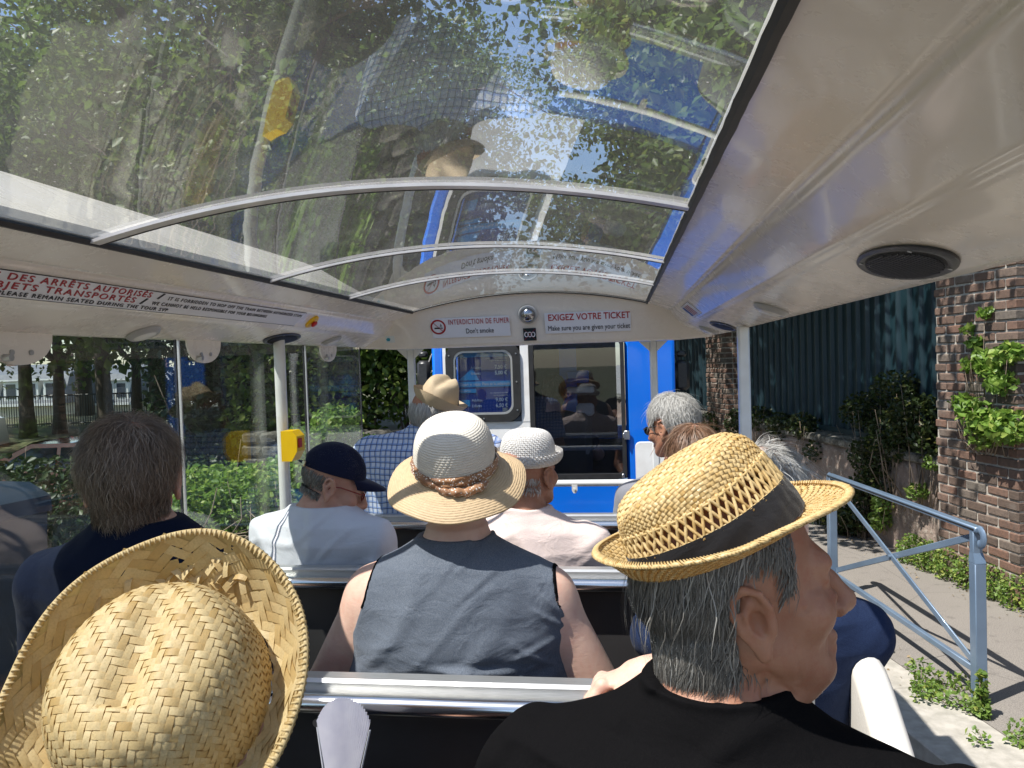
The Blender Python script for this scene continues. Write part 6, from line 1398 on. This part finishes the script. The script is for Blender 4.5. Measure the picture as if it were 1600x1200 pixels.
# cars
def car(name, label, loc, rz, paint, van=False):
    root = empty(name, loc, rz, label=label, cat='van' if van else 'car', group=None)
    if van: side = [(-2.1, .35), (-2.15, .8), (-2.1, 1.78), (-1.95, 1.85), (.7, 1.85), (1.35, 1.15), (2.0, .98), (2.15, .7), (2.15, .35)]
    else: side = [(-1.95, .35), (-2.0, .7), (-1.92, .98), (-1.6, 1.30), (-1.0, 1.43), (.1, 1.43), (.75, 1.12), (1.05, .98), (1.75, .88), (1.98, .65), (2.0, .35)]
    mb = MB(); hw = .85
    cols = []
    for x, z in side:
        k = max(0, (z-.95))*.28; cols.append([(x, -hw+k, z), (x, -hw*.5, z+.015), (x, 0, z+.02), (x, hw*.5, z+.015), (x, hw-k, z)])
    mb.grid(cols); n = len(side)
    V = [(x, s*(hw-max(0, z-.95)*.28), z) for s in (-1, 1) for x, z in side]; mb.add(V, [tuple(range(n)), tuple(range(n, 2*n))[::-1]]); mb.build('body', paint, root, sharp=35)
    gl = mat('car glass', (.02, .03, .04), rough=.05, coat=1) if 'car glass' not in bpy.data.materials else bpy.data.materials['car glass']
    if van: wins = [[(.75, 1.05), (1.25, 1.05), (.72, 1.7), (.2, 1.7), (.2, 1.05)]]
    else: wins = [[(-1.55, 1.0), (-.45, 1.0), (-.45, 1.36), (-1.0, 1.36), (-1.4, 1.24)], [(-.38, 1.0), (.72, 1.0), (.08, 1.36), (-.38, 1.36)]]
    for P in wins:
        for s in (-1, 1):
            mb = MB(); V = [(x, s*(hw-max(0, z-.95)*.28+.004), z) for x, z in P]; mb.add(V, [tuple(range(len(P)))]); mb.build('window', gl, root, smooth=False)
    P = [(.72, -.72, 1.14), (.72, .72, 1.14), (.12, .62, 1.445), (.12, -.62, 1.445)] if not van else [(1.33, -.78, 1.2), (1.33, .78, 1.2), (.74, .6, 1.86), (.74, -.6, 1.86)]
    mb = MB(); mb.add([(x+.01, y, z+.012) for x, y, z in P], [(0, 1, 2, 3)]); mb.build('windscreen', gl, root, smooth=False)
    for x in (-1.25, 1.25):
        for s in (-1, 1):
            mb = MB(); mb.tube([(x, s*.70, .32), (x, s*.87, .32)], .32, 24); wh = mb.build('wheel', M['black'], root, sharp=30); mb = MB(); mb.tube([(x, s*.86, .32), (x, s*.878, .32)], .2, 16); mb.build('rim', M['alu'], wh, sharp=30)
    for s in (-1, 1):
        mb = MB(); mb.box((1.93, s*.62, .72), (.14, .32, .14), bev=.03); mb.build('headlight', M['lamp'], root); mb = MB(); mb.box((.85, s*.93, 1.05), (.12, .16, .12), bev=.03); mb.build('wing_mirror', paint, root)
        mb = MB(); mb.box((-1.98 if not van else -2.13, s*.7, .85), (.06, .14, .3), bev=.02); mb.build('tail_light', M['red_plastic'], root)
    return root
car('parked_car', 'red hatchback parked below the hedge outside the left window', (-10.3, 12.9, -.76), R_(186), mat('red car paint', srgb('#a01410'), rough=.25, coat=1))
vn = car('parked_van', 'white van with striped rear panel cut by the left edge', (-15.0, 13.6, -.80), R_(205), mat('white van paint', (.7, .7, .7), rough=.3, coat=.6), True)
for k in range(4):
    mb = MB(); mb.prism([(.2+.2*k-1, .95), (.32+.2*k-1, .95), (.42+.2*k-1, 1.1), (.3+.2*k-1, 1.1)], -2.145, -2.14, axis=0)
    mb.build('reflective_stripe', M['red_plastic'], vn, smooth=False)
# trees with trunks to the left
T1 = grow_tree('plane_tree', 41, 9.5, 4.2, .20, 9000, trunk_r=.19, low=.35, loc=(-13.2, 13.6, -.1), label='thick dark trunk in the middle of the tree row seen over the grey haired man')
def hloc(x, y): return (x, y, float(hgt(x, y))-.05)
def atd(px, zc):   # ground point in the pixel's direction at a depth
    d = at(px, 600, 1)-Vector((0, 0, CAMZ)); y = zc*1.0/(math.cos(YAW)-d.x*math.sin(YAW)); return (d.x*y, y)
T1.location = hloc(*atd(163, 17)); T1['group'] = 'trees on the bank to the left'
for px, zc, rz, s, lb_ in ((40, 18, 2.1, .9, 'dark trunk of the leftmost tree by the white van'), (90, 19, 4.0, .8, 'slim leaning tree second from the left, over the red car'), (213, 20, 5.2, .75, 'slender tree just right of the thick middle trunk'), (246, 17.5, .9, 1.0, 'wide trunk rightmost in the row on the bank'), (-60, 20, 3.3, 1.05, 'tree beyond the left edge of the row'), (130, 28, 1.4, 1.1, 'tree farther back between the first trunks'), (285, 24, 2.7, 1.1, 'farther tree right of the row behind the dark shrubs')):
    clone(T1, hloc(*atd(px, zc)), rz, s, lb_)
T2 = grow_tree('plane_tree', 52, 11.5, 4.4, .115, 62000, 'leaf', .26, .3, loc=(-5.7, 10.9, -.2), label='large tree ahead on the left filling the roof view with sunlit leaves', group='large trees over the street')
clone(T2, (-8.5, 17, -.3), 2.2, 1.0, 'large tree behind the first one on the left')
clone(T2, (-12.5, 9.5, -.5), 4.2, .75, 'large tree left of the hedge shading the bank')
clone(T2, (-7.6, .6, -.3), 2.9, .6, 'unseen tree added left of the wagon to shade the bin')  # out of view, added so its shade falls on the bin and hedge
clone(T2, (-7.5, 25, -.2), 1.1, 1.15, 'large tree farther down the street')
clone(T2, (-19, 25, 0), 5.1, 1.2, 'large tree far left behind the row')
clone(T2, (-11, 30, 0), 3.1, 1.2, 'large tree far ahead on the left')
T3 = grow_tree('lime_tree', 63, 8.8, 3.7, .12, 46000, 'leaf', .2, .25, lean=(-1.9, -.4), loc=(4.6, 10.6, .5), label='leafy tree behind the green fence leaning over the street', group='trees behind the fence')
clone(T3, (5.2, 15.5, .5), 2.4, 1.05, 'second leafy tree behind the green fence farther on')
clone(T3, (4.2, 21.5, .5), 4.4, 1.2, 'third leafy tree behind the fence by the far pillar')
clone(T3, (4.0, 14.8, 0), .2, 1.15, 'lime tree crown reaching over the street just right of the sky gap')
clone(T3, (4.4, 20.5, 0), .5, 1.4, 'tall lime tree farthest along the street behind the cab')
clone(T3, (3.9, 8.5, .2), 5.9, .95, 'lime tree right behind the wide fence sheet with its crown over the wall')
clone(T3, (6.4, 6.2, .5), 5.6, .9, 'leafy tree behind the brick pillar on the right')
# railing on the bank
rl = empty('metal_railing', hloc(*atd(60, 22)), label='dark metal railing on the bank in front of the pale houses', cat='railing'); mb = MB(); mb2 = MB()
p0, p1 = Vector(hloc(*atd(-80, 22))), Vector(hloc(*atd(300, 22)))
for k in range(100):
    p = p0.lerp(p1, k/99); mb.tube([p, p+Vector((0, 0, .95))], .014, 4)
for z in (.12, .93): mb2.tube([p0+Vector((0, 0, z)), p1+Vector((0, 0, z))], .022, 5)
for m_, nm in ((mb, 'bars'), (mb2, 'rail')):
    o = m_.build(nm, M['black_plastic'], rl); o.data.transform(Matrix.Translation(-rl.location))
# houses beyond
M['cream'] = mat('cream render', (.62, .55, .43), (.55, .49, .38), .5, .9); M['slate'] = mat('slate roof', (.16, .17, .19), (.11, .12, .14), 1.5, .6); M['shutter'] = mat('blue shutter', srgb('#5d7fa8'), rough=.6); M['pane'] = mat('window pane', (.05, .06, .08), rough=.08)
M['zinc'] = mat('white dormer', (.7, .7, .68), rough=.5)
def house(label, px0, px1, zc, eave, roof, seed, cols=5):
    a = Vector((*atd(px0, zc), 0)); b = Vector((*atd(px1, zc), 0)); dx = (b-a); L = dx.length; dx.normalize(); nrm = Vector((dx.y, -dx.x, 0)); base = -5.2
    root = empty('terraced_house', (a.x, a.y, base), math.atan2(dx.y, dx.x), label=label, cat='house', group='houses beyond the trees'); H = eave-base
    mb = MB(); mb.box((L/2, 5, H/2), (L, 10, H)); mb.build('wall', M['cream'], root, smooth=False)
    mb = MB(); hr = roof-eave; mb.add([(-.3, -.3, H), (L+.3, -.3, H), (L+.3, 10.3, H), (-.3, 10.3, H), (-.3, 1.2, H+hr*.75), (L+.3, 1.2, H+hr*.75), (L+.3, 8.8, H+hr*.75), (-.3, 8.8, H+hr*.75), (-.3, 5, H+hr), (L+.3, 5, H+hr)], [(0, 1, 5, 4), (4, 5, 9, 8), (8, 9, 6, 7), (7, 6, 2, 3), (0, 4, 8, 7, 3), (1, 2, 6, 9, 5), (0, 3, 2, 1)]); rf = mb.build('roof', M['slate'], root, smooth=False)
    mb = MB(); mb.box((L/2, -.3, H-.05), (L+.6, .3, .25)); mb.build('cornice', M['zinc'], root, smooth=False)
    for k in range(2): mb = MB(); mb.box((L*(.2+.6*k), 5, H+hr+.3), (.9, .6, 1.6)); mb.build('chimney', M['brick'], rf, smooth=False)
    for k in range(cols):
        x = L*(k+.5)/cols
        for zf in (H-2.6, H-5.6):
            mb = MB(); mb.box((x, -.02, zf), (1.15, .1, 1.9)); f = mb.build('window', M['zinc'], root, smooth=False)
            mb = MB(); mb.box((x-.26, -.08, zf), (.45, .04, 1.7)); mb.box((x+.26, -.08, zf), (.45, .04, 1.7)); mb.build('pane', M['pane'], f, smooth=False)
            for s in (-1, 1): mb = MB(); mb.box((x+s*.85, -.06, zf), (.5, .06, 1.9)); mb.build('shutter', M['shutter'], f, smooth=False)
        mb = MB(); mb.box((x, .7, H+hr*.32), (1.5, 1.6, hr*.5)); mb.box((x, .6, H+hr*.6), (1.8, 1.9, .15)); d = mb.build('dormer', M['zinc'], rf, smooth=False)
        mb = MB(); mb.box((x, -.12, H+hr*.33), (.95, .06, hr*.36)); mb.build('pane', M['pane'], d, smooth=False)
house('cream terraced house with slate mansard roof behind the leftmost trunks', -60, 95, 78, -.9, 3.2, 1, 5)
house('cream house with white dormers seen between the middle trunks', 97, 200, 84, -1.3, 3.0, 2, 5)
house('cream house with slate roof right of the trunk row', 202, 330, 88, -1.6, 2.6, 3, 5)
